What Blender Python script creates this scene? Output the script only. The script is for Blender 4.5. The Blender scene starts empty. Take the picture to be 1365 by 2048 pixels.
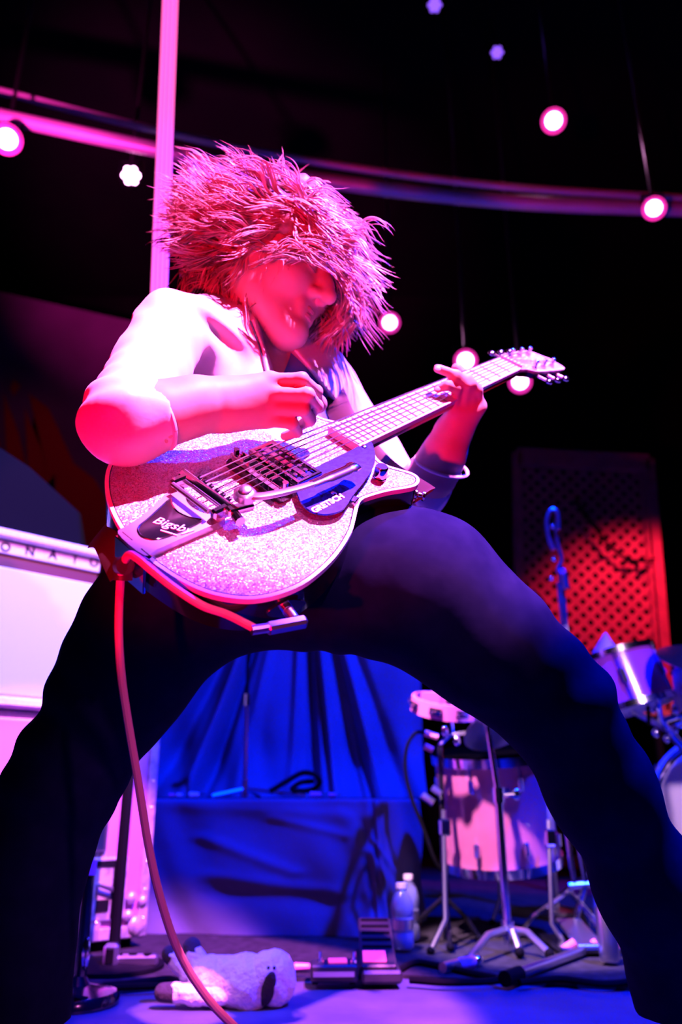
import bpy, bmesh, math, random
import numpy as np
from mathutils import Matrix, Vector

random.seed(7); RNG = np.random.default_rng(7)
SC = bpy.context.scene
COL = SC.collection

# ---------------------------------------------------------------- camera
CAM_H = 0.38; PITCH = math.radians(19.8); FPX = 1600.0
cd = bpy.data.cameras.new('camera'); cam = bpy.data.objects.new('camera', cd); COL.objects.link(cam)
cam.location = (0, 0, CAM_H); cam.rotation_euler = (math.pi/2 + PITCH, 0, 0)
cd.sensor_fit = 'VERTICAL'; cd.sensor_height = 36; cd.sensor_width = 24; cd.lens = FPX/2048*36
cd.clip_start = 0.02
cd.dof.use_dof = True; cd.dof.focus_distance = 1.02; cd.dof.aperture_fstop = 3.0; cd.dof.aperture_blades = 8
SC.camera = cam

# ---------------------------------------------------------------- world, exposure
w = bpy.data.worlds.new('dark_hall'); SC.world = w; w.use_nodes = True
w.node_tree.nodes['Background'].inputs[0].default_value = (0.02, 0.02, 0.12, 1)
w.node_tree.nodes['Background'].inputs[1].default_value = 0.05
SC.view_settings.view_transform = 'Standard'; SC.view_settings.look = 'None'
SC.view_settings.gamma = 1; SC.view_settings.use_curve_mapping = False
SC.view_settings.exposure = 0.0
SC.cycles.use_denoising = True
SC.cycles.max_bounces = 6; SC.cycles.diffuse_bounces = 2; SC.cycles.glossy_bounces = 3
SC.cycles.sample_clamp_indirect = 4.0

# ---------------------------------------------------------------- stage lights out of the frame, with unseen fills added for single things
def spot(name, loc, aim, color, watts, angle, blend=0.35, radius=0.05):
    l = bpy.data.lights.new(name, 'SPOT'); l.color = color; l.energy = watts
    l.spot_size = math.radians(angle); l.spot_blend = blend; l.shadow_soft_size = radius
    o = bpy.data.objects.new(name, l); COL.objects.link(o); o.location = loc
    o.rotation_euler = (Vector(aim) - Vector(loc)).to_track_quat('-Z', 'Y').to_euler()
    return o
PINK = (1.0, 0.17, 0.80); MAG = (1.0, 0.05, 0.75); RED = (1.0, 0.0, 0.03); BLUE = (0.0, 0.014, 1.0); LILAC = (0.9, 0.5, 1.0)
spot('key_spot', (1.10, -0.35, 3.7), (0.05, 1.10, 1.23), PINK, 6000, 18.2, 0.15, 0.03)
spot('red_spot', (-0.62, -0.45, 0.05), (-0.05, 1.05, 1.06), RED, 190, 30, 0.4, 0.03)
spot('blue_wash', (1.6, 0.9, 4.2), (0.10, 2.35, 0.2), BLUE, 5200, 54, 0.5, 0.06)
spot('amp_spot', (0.50, 1.30, 2.3), (-1.00, 2.00, 0.80), (.95, .6, 1.0), 300, 35, 0.25, 0.05)
spot('low_fill', (0.55, -0.55, 1.35), (-0.20, 1.35, 0.22), PINK, 75, 17, 0.5, 0.03)  # unseen spot added to brighten the cable and the toy
spot('face_fill', (1.3, -0.8, 2.3), (-0.06, 1.16, 1.50), PINK, 700, 9, 0.4, 0.03)  # unseen spot added to whiten the cheek where hair blocks the key
spot('tom_spot', (-0.45, 1.0, 2.5), (0.46, 2.32, 0.34), (1.0, .50, .95), 1900, 15, 0.25, 0.04)
spot('kit_spot', (1.35, 0.75, 1.25), (1.22, 2.65, 0.55), LILAC, 170, 32, 0.35, 0.05)
spot('toy_fill', (-0.95, 1.15, 1.5), (-0.26, 1.84, 0.06), LILAC, 42, 14, 0.5, 0.03)  # unseen spot added to lift the plush toy
spot('lattice_spot', (1.75, 3.0, 2.0), (1.40, 3.85, 1.1), (1.0, 0.02, 0.10), 260, 54, 0.7, 0.05)
spot('mural_fill', (-0.8, 2.9, 3.2), (-2.0, 4.5, 1.9), (1.0, 0.08, 0.25), 24, 60, 0.8, 0.05)  # unseen weak spot added so the mural shows
spot('streak_fill', (-1.6, 1.6, 1.6), (-1.3, 3.1, 2.95), (1.0, .03, .45), 800, 46, 0.8, 0.05)  # unseen spot added to tint the streak pipes pink

# ---------------------------------------------------------------- pixel rays and helpers
FW = np.array([0, math.cos(PITCH), math.sin(PITCH)]); UP = np.array([0, -math.sin(PITCH), math.cos(PITCH)]); RT = np.array([1.0, 0, 0])
EYE = np.array([0, 0, CAM_H])
def ray(px, py): return FW + RT*(px-682.5)/FPX - UP*(py-1024.0)/FPX
def P(px, py, D): return EYE + D*ray(px, py)                       # a point at depth D along the view axis
def PY(px, py, Y): r = ray(px, py); return EYE + r*(Y/r[1])         # a point on the plane y = Y
def PZ(px, py, z): r = ray(px, py); return EYE + r*((z-CAM_H)/r[2]) # a point on the plane z
def nrm(v): v = np.asarray(v, float); return v/(np.linalg.norm(v)+1e-12)

ORG = {}
def empty(name, loc, label=None, cat=None, group=None, kind=None, rot=None):
    o = bpy.data.objects.new(name, None); COL.objects.link(o); o.empty_display_size = 0.05
    if rot is not None:
        o.matrix_world = Matrix([[*rot[0], loc[0]], [*rot[1], loc[1]], [*rot[2], loc[2]], [0, 0, 0, 1]])
        ORG[o.name] = np.zeros(3)
    else:
        o.location = loc; ORG[o.name] = np.array(loc, float)
    return tag(o, label, cat, group, kind)
def tag(o, label=None, cat=None, group=None, kind=None):
    if label: o['label'] = label
    if cat: o['category'] = cat
    if group: o['group'] = group
    if kind: o['kind'] = kind
    return o

def smooth_path(pts, n=8, closed=False):
    pts = np.asarray(pts, float); N = len(pts); out = []
    rng = range(N if closed else N-1)
    for i in rng:
        p0 = pts[(i-1) % N] if closed or i > 0 else 2*pts[0]-pts[1]
        p1 = pts[i]; p2 = pts[(i+1) % N]
        p3 = pts[(i+2) % N] if closed or i+2 < N else 2*pts[-1]-pts[-2]
        for t in np.linspace(0, 1, n, endpoint=False):
            out.append(.5*((2*p1)+(-p0+p2)*t+(2*p0-5*p1+4*p2-p3)*t*t+(-p0+3*p1-3*p2+p3)*t**3))
    if not closed: out.append(pts[-1])
    return np.array(out)

class MB:
    def __init__(s): s.v = []; s.f = []; s.n = 0
    def add(s, v, f):
        v = np.asarray(v, float).reshape(-1, 3); s.v.append(v); s.f += [tuple(int(i)+s.n for i in q) for q in f]; s.n += len(v); return s
    def box(s, c, size, R=None, bev=0.0):
        c = np.asarray(c, float); h = np.asarray(size, float)/2; R = np.eye(3) if R is None else np.asarray(R)
        b = min(bev, *(h*.49))
        if b <= 0:
            v = [(x, y, z) for x in (-1, 1) for y in (-1, 1) for z in (-1, 1)]
            f = [(0, 1, 3, 2), (4, 6, 7, 5), (0, 4, 5, 1), (2, 3, 7, 6), (0, 2, 6, 4), (1, 5, 7, 3)]
            return s.add((np.array(v)*h) @ R.T + c, f)
        # chamfered box: three vertices per corner
        idx = {}; v = []
        for sx in (-1, 1):
            for sy in (-1, 1):
                for sz in (-1, 1):
                    for a in range(3):
                        p = np.array([sx, sy, sz])*(h-b); p[a] = (sx, sy, sz)[a]*h[a]
                        idx[(sx, sy, sz, a)] = len(v); v.append(p)
        f = []
        for a in range(3):
            b1, c1 = (a+1) % 3, (a+2) % 3
            for sg in (-1, 1):
                q = []
                for (u, w_) in ((-1, -1), (1, -1), (1, 1), (-1, 1)):
                    k = [0, 0, 0]; k[a] = sg; k[b1] = u; k[c1] = w_; q.append(idx[(*k, a)])
                f.append(q if sg > 0 else q[::-1])
            for u in (-1, 1):
                for w_ in (-1, 1):
                    k0 = [0, 0, 0]; k0[b1] = u; k0[c1] = w_; k0[a] = -1; k1 = list(k0); k1[a] = 1
                    q = [idx[(*k0, b1)], idx[(*k1, b1)], idx[(*k1, c1)], idx[(*k0, c1)]]
                    f.append(q if u*w_ < 0 else q[::-1])
        for sx in (-1, 1):
            for sy in (-1, 1):
                for sz in (-1, 1):
                    q = [idx[(sx, sy, sz, a)] for a in range(3)]
                    f.append(q if sx*sy*sz > 0 else q[::-1])
        return s.add(np.array(v) @ R.T + c, f)
    def tube(s, pts, r, n=8, cap=True, flat=None):
        pts = np.asarray(pts, float); m = len(pts); r = np.broadcast_to(np.asarray(r, float), (m,))
        T = np.gradient(pts, axis=0); T /= np.linalg.norm(T, axis=1)[:, None]+1e-12
        a = np.array([0, 0, 1.0]) if abs(T[0][2]) < .9 else np.array([1.0, 0, 0])
        if flat is not None: a = np.asarray(flat[0], float)
        u = nrm(a - T[0]*(a @ T[0])); ang = np.arange(n)*2*math.pi/n; V = []
        for i in range(m):
            u = nrm(u - T[i]*(u @ T[i])); w_ = np.cross(T[i], u)
            k = 1.0 if flat is None else flat[1]
            V.append(pts[i] + r[i]*(np.cos(ang)[:, None]*u*k + np.sin(ang)[:, None]*w_))
        f = [(i*n+j, i*n+(j+1) % n, (i+1)*n+(j+1) % n, (i+1)*n+j) for i in range(m-1) for j in range(n)]
        if cap: f += [tuple(range(n))[::-1], tuple(range((m-1)*n, m*n))]
        return s.add(np.concatenate(V), f)
    def lathe(s, prof, c=(0, 0, 0), axis=(0, 0, 1), n=24, cap=True):
        ax = nrm(axis); a = np.array([1.0, 0, 0]) if abs(ax[0]) < .9 else np.array([0, 1.0, 0])
        u = nrm(np.cross(ax, a)); w_ = np.cross(ax, u); ang = np.arange(n)*2*math.pi/n; V = []
        for (r, z) in prof: V.append(np.asarray(c)+ax*z+r*(np.cos(ang)[:, None]*u+np.sin(ang)[:, None]*w_))
        m = len(prof)
        f = [(i*n+j, i*n+(j+1) % n, (i+1)*n+(j+1) % n, (i+1)*n+j) for i in range(m-1) for j in range(n)]
        if cap: f += [tuple(range(n))[::-1], tuple(range((m-1)*n, m*n))]
        return s.add(np.concatenate(V), f)
    def cyl(s, a, b, r, n=12, r2=None):
        a = np.asarray(a, float); b = np.asarray(b, float); L = np.linalg.norm(b-a)
        return s.lathe([(r, 0), (r if r2 is None else r2, L)], a, b-a, n)
    def ball(s, c, r, n=12, m=8, R=None):
        r = np.broadcast_to(np.asarray(r, float), (3,)); R = np.eye(3) if R is None else R
        V = [(0, 0, -1)]
        for i in range(1, m):
            t = -math.pi/2+math.pi*i/m
            V += [(math.cos(t)*math.cos(2*math.pi*j/n), math.cos(t)*math.sin(2*math.pi*j/n), math.sin(t)) for j in range(n)]
        V.append((0, 0, 1)); e = len(V)-1
        f = [(0, 1+(j+1) % n, 1+j) for j in range(n)] + [(e, 1+(m-2)*n+j, 1+(m-2)*n+(j+1) % n) for j in range(n)]
        f += [(1+i*n+j, 1+i*n+(j+1) % n, 1+(i+1)*n+(j+1) % n, 1+(i+1)*n+j) for i in range(m-2) for j in range(n)]
        return s.add((np.array(V)*r) @ R.T + np.asarray(c), f)
    def prism(s, out, z0, z1, M=None):
        out = np.asarray(out, float); n = len(out)
        v = np.concatenate([np.c_[out, np.full(n, z0)], np.c_[out, np.full(n, z1)]])
        if M is not None: v = v @ np.asarray(M[0]).T + np.asarray(M[1])
        f = [(i, (i+1) % n, n+(i+1) % n, n+i) for i in range(n)] + [tuple(range(n))[::-1], tuple(range(n, 2*n))]
        return s.add(v, f)
    def build(s, name, m, parent=None, smooth=True, angle=35, loc=None):
        v = np.concatenate(s.v); me = bpy.data.meshes.new(name)
        if parent is not None: o0 = ORG[parent.name]
        elif loc is not None: o0 = np.asarray(loc, float)
        else: o0 = np.array([(v[:, 0].min()+v[:, 0].max())/2, (v[:, 1].min()+v[:, 1].max())/2, v[:, 2].min()])
        me.from_pydata((v-o0).tolist(), [], s.f); me.validate(); me.update()
        if smooth:
            me.polygons.foreach_set('use_smooth', [True]*len(me.polygons))
            try: me.set_sharp_from_angle(angle=math.radians(angle))
            except Exception: pass
        me.materials.append(m)
        o = bpy.data.objects.new(name, me); COL.objects.link(o)
        if parent is not None: o.parent = parent
        else: o.location = o0
        ORG[o.name] = o0
        return o
def frame_z(z, x=None):
    z = nrm(z); x = np.array([1.0, 0, 0]) if x is None else np.asarray(x, float)
    if abs(nrm(x) @ z) > .98: x = np.array([0, 1.0, 0])
    x = nrm(x - z*(x @ z)); return np.stack([x, np.cross(z, x), z], 1)
def text(name, s, size, ext, R, pos, m, parent, shear=0.0, offset=0.0, spacing=1.0):
    cu = bpy.data.curves.new(name, 'FONT'); cu.body = s; cu.size = size; cu.extrude = ext; cu.align_x = 'CENTER'; cu.align_y = 'CENTER'
    cu.shear = shear; cu.offset = offset; cu.space_character = spacing; cu.resolution_u = 3
    o = bpy.data.objects.new(name, cu); COL.objects.link(o); dg = bpy.context.evaluated_depsgraph_get()
    me = bpy.data.meshes.new_from_object(o.evaluated_get(dg)); COL.objects.unlink(o); bpy.data.objects.remove(o)
    v = np.zeros(len(me.vertices)*3); me.vertices.foreach_get('co', v); v = v.reshape(-1, 3) @ np.asarray(R).T + np.asarray(pos)
    f = [tuple(p.vertices) for p in me.polygons]
    b = MB(); b.add(v, f); return b.build(name, m, parent, smooth=False)

# ---------------------------------------------------------------- materials
def mat(name, col, rough=.5, metal=0., spec=.5, noise=None, bump=None, coat=0., sheen=0., emit=None, trans=0.):
    m = bpy.data.materials.new(name); m.use_nodes = True; nt = m.node_tree; b = nt.nodes['Principled BSDF']
    b.inputs['Base Color'].default_value = (*col, 1); b.inputs['Roughness'].default_value = rough; b.inputs['Metallic'].default_value = metal
    b.inputs['Specular IOR Level'].default_value = spec; b.inputs['Coat Weight'].default_value = coat; b.inputs['Coat Roughness'].default_value = .08
    b.inputs['Sheen Weight'].default_value = sheen; b.inputs['Transmission Weight'].default_value = trans
    tc = nt.nodes.new('ShaderNodeTexCoord')
    if noise:                                     # (scale, second colour, detail, contrast low, high)
        sc, c2, det, lo, hi = noise
        n = nt.nodes.new('ShaderNodeTexNoise'); n.inputs['Scale'].default_value = sc; n.inputs['Detail'].default_value = det
        r = nt.nodes.new('ShaderNodeValToRGB'); r.color_ramp.elements[0].position = lo; r.color_ramp.elements[1].position = hi
        r.color_ramp.elements[0].color = (*col, 1); r.color_ramp.elements[1].color = (*c2, 1)
        nt.links.new(tc.outputs['Object'], n.inputs['Vector']); nt.links.new(n.outputs['Fac'], r.inputs[0]); nt.links.new(r.outputs[0], b.inputs['Base Color'])
    if bump:                                      # (scale, strength, distance)
        n = nt.nodes.new('ShaderNodeTexNoise'); n.inputs['Scale'].default_value = bump[0]; n.inputs['Detail'].default_value = 4
        k = nt.nodes.new('ShaderNodeBump'); k.inputs['Strength'].default_value = bump[1]; k.inputs['Distance'].default_value = bump[2]
        nt.links.new(tc.outputs['Object'], n.inputs['Vector']); nt.links.new(n.outputs['Fac'], k.inputs['Height']); nt.links.new(k.outputs[0], b.inputs['Normal'])
    if emit:
        b.inputs['Emission Color'].default_value = (*emit[0], 1); b.inputs['Emission Strength'].default_value = emit[1]
    return m
M = {}
M['black'] = mat('black_paint', (.003, .003, .005), .75, spec=.04)
M['wall'] = mat('black_wall', (.004, .004, .006), .9, spec=.05, noise=(1.5, (.007, .005, .008), 3, .4, .7))
M['floor'] = mat('stage_boards', (.05, .055, .11), .55, spec=.2, noise=(6, (.09, .095, .17), 6, .35, .7), bump=(60, .15, .002))
M['carpet'] = mat('black_carpet', (.02, .02, .022), .95, spec=.05, noise=(40, (.035, .035, .04), 4, .4, .7), bump=(300, .4, .002))
M['drape'] = mat('black_drape', (.09, .10, .17), .85, spec=.05, noise=(4, (.12, .13, .21), 4, .35, .7), bump=(18, .25, .01))
M['chrome'] = mat('chrome', (.85, .85, .9), .12, 1.0)
M['steel'] = mat('brushed_steel', (.6, .6, .65), .3, 1.0)
M['satin'] = mat('ivory_satin', (.80, .74, .76), .38, spec=.35, sheen=.15, bump=(35, .12, .006))
M['piping'] = mat('white_piping', (.9, .85, .88), .5)
M['dark_piping'] = mat('dark_piping', (.02, .02, .05), .5)
M['shirt'] = mat('blue_shirt', (.06, .12, .38), .7, spec=.2, bump=(40, .3, .006))
M['jeans'] = mat('navy_denim', (.006, .008, .028), .9, spec=.02, noise=(30, (.009, .012, .036), 5, .4, .7), bump=(30, .12, .004))
M['boot'] = mat('black_leather', (.01, .01, .01), .35)
M['skin'] = mat('skin', (.62, .36, .29), .5, spec=.3, noise=(25, (.56, .30, .25), 4, .4, .7), bump=(160, .08, .001))
M['lip'] = mat('lips', (.45, .14, .14), .4)
M['nail'] = mat('fingernail', (.7, .45, .4), .25)
M['hair'] = mat('brown_hair', (.42, .20, .18), .4, spec=.5, noise=(40, (.74, .46, .42), 3, .35, .65))
M['hairdark'] = mat('dark_hair', (.10, .04, .045), .5, spec=.4, noise=(60, (.34, .16, .15), 3, .4, .7))
M['cream'] = mat('cream_plastic', (.85, .80, .76), .3, coat=.3)
M['gloss_black'] = mat('gloss_black', (.006, .006, .008), .15, coat=.5)
M['leather'] = mat('strap_leather', (.05, .02, .02), .5)
M['glare_board'] = mat('glare_pale_fretboard', (.72, .62, .58), .35, spec=.4)  # glare on the dark fretboard put into its base colour
M['fret'] = mat('fret_wire', (.2, .18, .2), .3, 1.0)
M['string'] = mat('string_wire', (.8, .78, .8), .25, 1.0)
M['cable'] = mat('red_cable', (.78, .26, .30), .35)
M['white_tolex'] = mat('white_tolex', (.80, .78, .80), .6, noise=(90, (.7, .68, .7), 3, .4, .7), bump=(250, .2, .001))
M['grille'] = mat('white_grille_cloth', (.82, .80, .82), .8, bump=(300, .3, .001))
M['pinkpanel'] = mat('pink_panel', (.42, .16, .40), .5)
M['oxblood'] = mat('oxblood_panel', (.12, .01, .02), .5)
M['alu'] = mat('scuffed_aluminium', (.62, .62, .68), .4, .6, noise=(35, (.35, .36, .42), 5, .45, .65), bump=(60, .3, .002))
M['plush'] = mat('white_plush', (.82, .76, .80), .9, sheen=.6, bump=(90, .8, .01))
M['plushdark'] = mat('dark_plush', (.03, .02, .03), .9, bump=(90, .6, .008))
M['wood'] = mat('painted_lattice', (.22, .05, .05), .7, noise=(12, (.14, .03, .03), 4, .4, .7))
M['drumwrap'] = mat('red_drum_wrap', (.42, .12, .22), .12, spec=.6, coat=.8, noise=(3, (.5, .18, .30), 3, .4, .7))
M['purplewrap'] = mat('purple_drum_wrap', (.22, .03, .38), .2, coat=.6, noise=(4, (.28, .05, .46), 3, .4, .7))
M['lilac_paper'] = mat('lilac_paper', (.34, .20, .50), .6)
M['drumhead'] = mat('white_drumhead', (.85, .83, .86), .5)
M['brass'] = mat('cymbal_bronze', (.62, .40, .35), .25, 1.0)
M['pedal'] = mat('dark_metal_pedal', (.03, .03, .035), .4, .3)
M['plastic_clear'] = mat('clear_bottle', (.35, .42, .65), .08, trans=.6, spec=.6)
M['pink_plastic'] = mat('pink_plastic', (.75, .18, .45), .35)
M['banner'] = mat('dark_mural_cloth', (.10, .05, .10), .9, spec=.05, noise=(2, (.06, .03, .06), 3, .3, .7))
M['flame'] = mat('red_flame_print', (.22, .012, .012), .9, spec=.05)
M['blue_label'] = mat('blue_print', (.004, .008, .05), .7, spec=.1)
M['lamp_pink'] = mat('lamp_lens_pink', (.9, .6, .8), .3, emit=((1.0, .42, .85), 14))
M['lamp_halo'] = mat('lamp_halo_glow', (.9, .2, .6), .3, emit=((1.0, .03, .42), 1.5))  # halo around the lamps given as a glowing colour
M['lamp_blue'] = mat('lamp_lens_blue', (.3, .3, .9), .3, emit=((.28, .10, 1.0), 1.3))
M['streak_pink'] = mat('flare_streak_rod', (.9, .5, .8), .3, emit=((1.0, .10, .42), 1.8))  # lens flare streak given its own glow
M['streak_dim'] = mat('flare_streak_dim', (.8, .3, .6), .4, emit=((1.0, .015, .33), .85))
M['led_red'] = mat('pedal_lamp', (.9, .1, .3), .4, emit=((1.0, .06, .32), 1.2))
def sparkle():
    m = bpy.data.materials.new('silver_sparkle'); m.use_nodes = True; nt = m.node_tree; b = nt.nodes['Principled BSDF']
    tc = nt.nodes.new('ShaderNodeTexCoord'); v = nt.nodes.new('ShaderNodeTexVoronoi'); v.inputs['Scale'].default_value = 650
    nt.links.new(tc.outputs['Object'], v.inputs['Vector'])
    g = nt.nodes.new('ShaderNodeNewGeometry'); sub = nt.nodes.new('ShaderNodeVectorMath'); sub.operation = 'SUBTRACT'; sub.inputs[1].default_value = (.5, .5, .5)
    sc = nt.nodes.new('ShaderNodeVectorMath'); sc.operation = 'SCALE'; sc.inputs['Scale'].default_value = 1.0
    ad = nt.nodes.new('ShaderNodeVectorMath'); ad.operation = 'ADD'; no = nt.nodes.new('ShaderNodeVectorMath'); no.operation = 'NORMALIZE'
    nt.links.new(v.outputs['Color'], sub.inputs[0]); nt.links.new(sub.outputs[0], sc.inputs[0]); nt.links.new(g.outputs['Normal'], ad.inputs[0])
    nt.links.new(sc.outputs[0], ad.inputs[1]); nt.links.new(ad.outputs[0], no.inputs[0]); nt.links.new(no.outputs[0], b.inputs['Normal'])
    r = nt.nodes.new('ShaderNodeValToRGB'); r.color_ramp.elements[0].color = (.22, .17, .22, 1); r.color_ramp.elements[1].color = (.90, .82, .88, 1)
    nt.links.new(v.outputs['Color'], r.inputs[0]); nt.links.new(r.outputs[0], b.inputs['Base Color'])
    b.inputs['Metallic'].default_value = .45; b.inputs['Roughness'].default_value = .38; b.inputs['Coat Weight'].default_value = .15
    return m
M['sparkle'] = sparkle()
def pearl():
    m = mat('blue_lit_pearloid', (.03, .06, .22), .4, spec=.12); nt = m.node_tree; b = nt.nodes['Principled BSDF']
    tc = nt.nodes.new('ShaderNodeTexCoord'); n = nt.nodes.new('ShaderNodeTexNoise'); n.inputs['Scale'].default_value = 75; n.inputs['Detail'].default_value = 3; n.inputs['Distortion'].default_value = 1.5
    r = nt.nodes.new('ShaderNodeValToRGB'); r.color_ramp.elements[0].position = .38; r.color_ramp.elements[1].position = .75
    r.color_ramp.elements[0].color = (.0006, .001, .03, 1); r.color_ramp.elements[1].color = (.006, .025, .62, 1)  # blue light reflected in the dark guard put into its mottled colour
    nt.links.new(tc.outputs['Object'], n.inputs['Vector']); nt.links.new(n.outputs['Fac'], r.inputs[0]); nt.links.new(r.outputs[0], b.inputs['Base Color'])
    return m
M['pearl'] = pearl()

# ---------------------------------------------------------------- implicit surfaces: rounded limbs blended into one skin
class SDF:
    def __init__(s): s.p = []; s.post = None
    def cone(s, a, b, ra, rb, k=.02, op=1): s.p.append(('c', np.asarray(a, np.float32), np.asarray(b, np.float32), ra, rb, k, op)); return s
    def ball(s, c, r, k=.02, op=1): return s.cone(c, np.asarray(c, float)+[0, 0, 1e-4], r, r, k, op)
    def ell(s, c, r, R=None, k=.02, op=1): s.p.append(('e', np.asarray(c, np.float32), np.asarray(r, np.float32), (np.eye(3) if R is None else np.asarray(R)).astype(np.float32), 0, k, op)); return s
    def chain(s, pts, rad, k=.02, op=1):
        for i in range(len(pts)-1): s.cone(pts[i], pts[i+1], rad[i], rad[i+1], k, op)
        return s
    def half(s, c, n): s.p.append(('h', np.asarray(c, np.float32), nrm(n).astype(np.float32), 0, 0, 0, -1)); return s   # cut away the side n points to
    def fn(s, f, op=-1, k=.0): s.p.append(('f', f, 0, 0, 0, k, op)); return s
    def one(s, q, X):
        if q[0] == 'c':
            a, b = q[1], q[2]; ab = b-a; t = np.clip(((X-a) @ ab)/max(float(ab @ ab), 1e-12), 0, 1)
            return np.linalg.norm(X-(a+t[:, None]*ab), axis=1)-(q[3]+t*(q[4]-q[3]))
        if q[0] == 'e':
            Y = (X-q[1]) @ q[3]; k0 = np.linalg.norm(Y/q[2], axis=1); k1 = np.linalg.norm(Y/(q[2]*q[2]), axis=1)+1e-9
            return k0*(k0-1)/k1
        if q[0] == 'h': return -((X-q[1]) @ q[2])
        return q[1](X)
    def bound(s, q):
        if q[0] == 'c': return (q[1]+q[2])/2, float(np.linalg.norm(q[2]-q[1]))/2+max(q[3], q[4])
        if q[0] == 'e': return q[1], float(q[2].max())
        return None, 0
    def ev(s, X, cull=None):
        X = X.astype(np.float32); d = np.full(len(X), 1.0, np.float32)
        for q in s.p:
            if cull is not None:
                c, r = s.bound(q)
                if c is not None and np.linalg.norm(c-cull[0]) > r+cull[1]+2.5*q[5]+.03: continue
            e = s.one(q, X); k = q[5]
            if q[6] > 0:
                if k > 0: h = np.maximum(k-np.abs(d-e), 0)/k; d = np.minimum(d, e)-h*h*k*.25
                else: d = np.minimum(d, e)
            else:
                e = -e
                if k > 0: h = np.maximum(k-np.abs(d-e), 0)/k; d = np.maximum(d, e)+h*h*k*.25
                else: d = np.maximum(d, e)
        if s.post: d = s.post(X, d)
        return d
    def mesh(s, h, B=8):
        lo = np.array([1e9]*3); hi = -lo
        for q in s.p:
            if q[6] < 0: continue
            c, r = s.bound(q)
            if c is not None: lo = np.minimum(lo, c-r-.03); hi = np.maximum(hi, c+r+.03)
        nb = np.ceil((hi-lo)/(h*B)).astype(int)+1
        I = np.stack(np.meshgrid(*[np.arange(n) for n in nb], indexing='ij'), -1).reshape(-1, 3)
        ctr = lo+(I+.5)*h*B; d = np.concatenate([s.ev(x) for x in np.array_split(ctr, max(1, len(ctr)//100000))])
        I = I[np.abs(d) < h*B*.87*1.5+.012]
        g = np.stack(np.meshgrid(*[np.arange(B+1)]*3, indexing='ij'), -1).reshape(-1, 3)
        N = nb*B+2; V = []; ID = []; Q = []
        off8 = np.array([[i, j, k] for i in (0, 1) for j in (0, 1) for k in (0, 1)])
        edges = [(0, 4), (1, 5), (2, 6), (3, 7), (0, 2), (1, 3), (4, 6), (5, 7), (0, 1), (2, 3), (4, 5), (6, 7)]
        key = lambda c: (c[..., 0]*N[1]+c[..., 1])*N[2]+c[..., 2]
        for ch in np.array_split(I, max(1, len(I)//48)):
            if not len(ch): continue
            X = (lo+(ch[:, None, :]*B+g[None])*h).reshape(-1, 3)
            c0 = (X.min(0)+X.max(0))/2
            D = s.ev(X, (c0, float(np.linalg.norm(X.max(0)-c0)))).reshape(len(ch), B+1, B+1, B+1)
            S = D < 0
            C = np.stack([D[:, o[0]:B+o[0], o[1]:B+o[1], o[2]:B+o[2]] for o in off8], -1); Sg = C < 0
            act = Sg.any(-1) & ~Sg.all(-1); w_ = np.argwhere(act)
            if not len(w_): continue
            cc = C[act]; acc = np.zeros((len(cc), 3)); cnt = np.zeros(len(cc))
            for (a, b) in edges:
                da, db = cc[:, a], cc[:, b]; m = (da < 0) != (db < 0); t = np.where(m, da/(da-db+1e-12*(~m)), 0)
                p = off8[a]+t[:, None]*(off8[b]-off8[a]); acc[m] += p[m]; cnt[m] += 1
            cell = ch[w_[:, 0]]*B+w_[:, 1:]
            V.append(lo+(cell+acc/cnt[:, None])*h); ID.append(key(cell))
            for ax in range(3):
                sl = [slice(0, B)]*3; sh = list(sl); sh[ax] = slice(1, B+1)
                s0 = S[(slice(None), *sl)]; s1 = S[(slice(None), *sh)]; e = np.argwhere(s0 != s1)
                if not len(e): continue
                fl = s0[s0 != s1]; base = ch[e[:, 0]]*B+e[:, 1:]; u, v = (ax+1) % 3, (ax+2) % 3
                du = np.zeros(3, int); dv = np.zeros(3, int); du[u] = 1; dv[v] = 1
                q = np.stack([key(base-du-dv), key(base-dv), key(base), key(base-du)], 1)
                q[~fl] = q[~fl][:, ::-1]; Q.append(q)
        V = np.concatenate(V); ID = np.concatenate(ID); Q = np.concatenate(Q)
        o = np.argsort(ID); ID = ID[o]; V = V[o]
        j = np.minimum(np.searchsorted(ID, Q), len(ID)-1); ok = (ID[j] == Q).all(1)
        return V, j[ok]
    def build(s, name, h, m, parent=None, loc=None, relax=1):
        V, Q = s.mesh(h)
        for _ in range(relax):                      # one pass of Laplacian smoothing
            acc = np.zeros_like(V); cnt = np.zeros(len(V))
            for a, b in ((0, 1), (1, 2), (2, 3), (3, 0)):
                for x, y in ((a, b), (b, a)):
                    np.add.at(acc, Q[:, x], V[Q[:, y]]); np.add.at(cnt, Q[:, x], 1)
            V = V*.5+.5*acc/np.maximum(cnt, 1)[:, None]
        b = MB(); b.v = [V]; b.f = Q.tolist(); b.n = len(V)
        return b.build(name, m, parent, loc=loc, angle=180)
    def hit(s, px, py, D0=.6, D1=2.2):              # first surface point along the ray through a picture point
        D = np.linspace(D0, D1, 1600); X = EYE+D[:, None]*ray(px, py); d = s.ev(X); i = np.argmax(d < 0)
        return X[i] if d[i] < 0 else None
def wob(X, f, a, seed):                              # soft cloth folds
    r = np.random.default_rng(seed); o = np.zeros(len(X), np.float32)
    for i in range(6):
        k = nrm(r.normal(size=3))*f*(.6+.9*r.random()); k2 = nrm(r.normal(size=3))*f*.5
        o += np.sin(X @ k.astype(np.float32)+1.2*np.sin(X @ k2.astype(np.float32)+r.random()*6)+r.random()*6)
    return a*o/3
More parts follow.
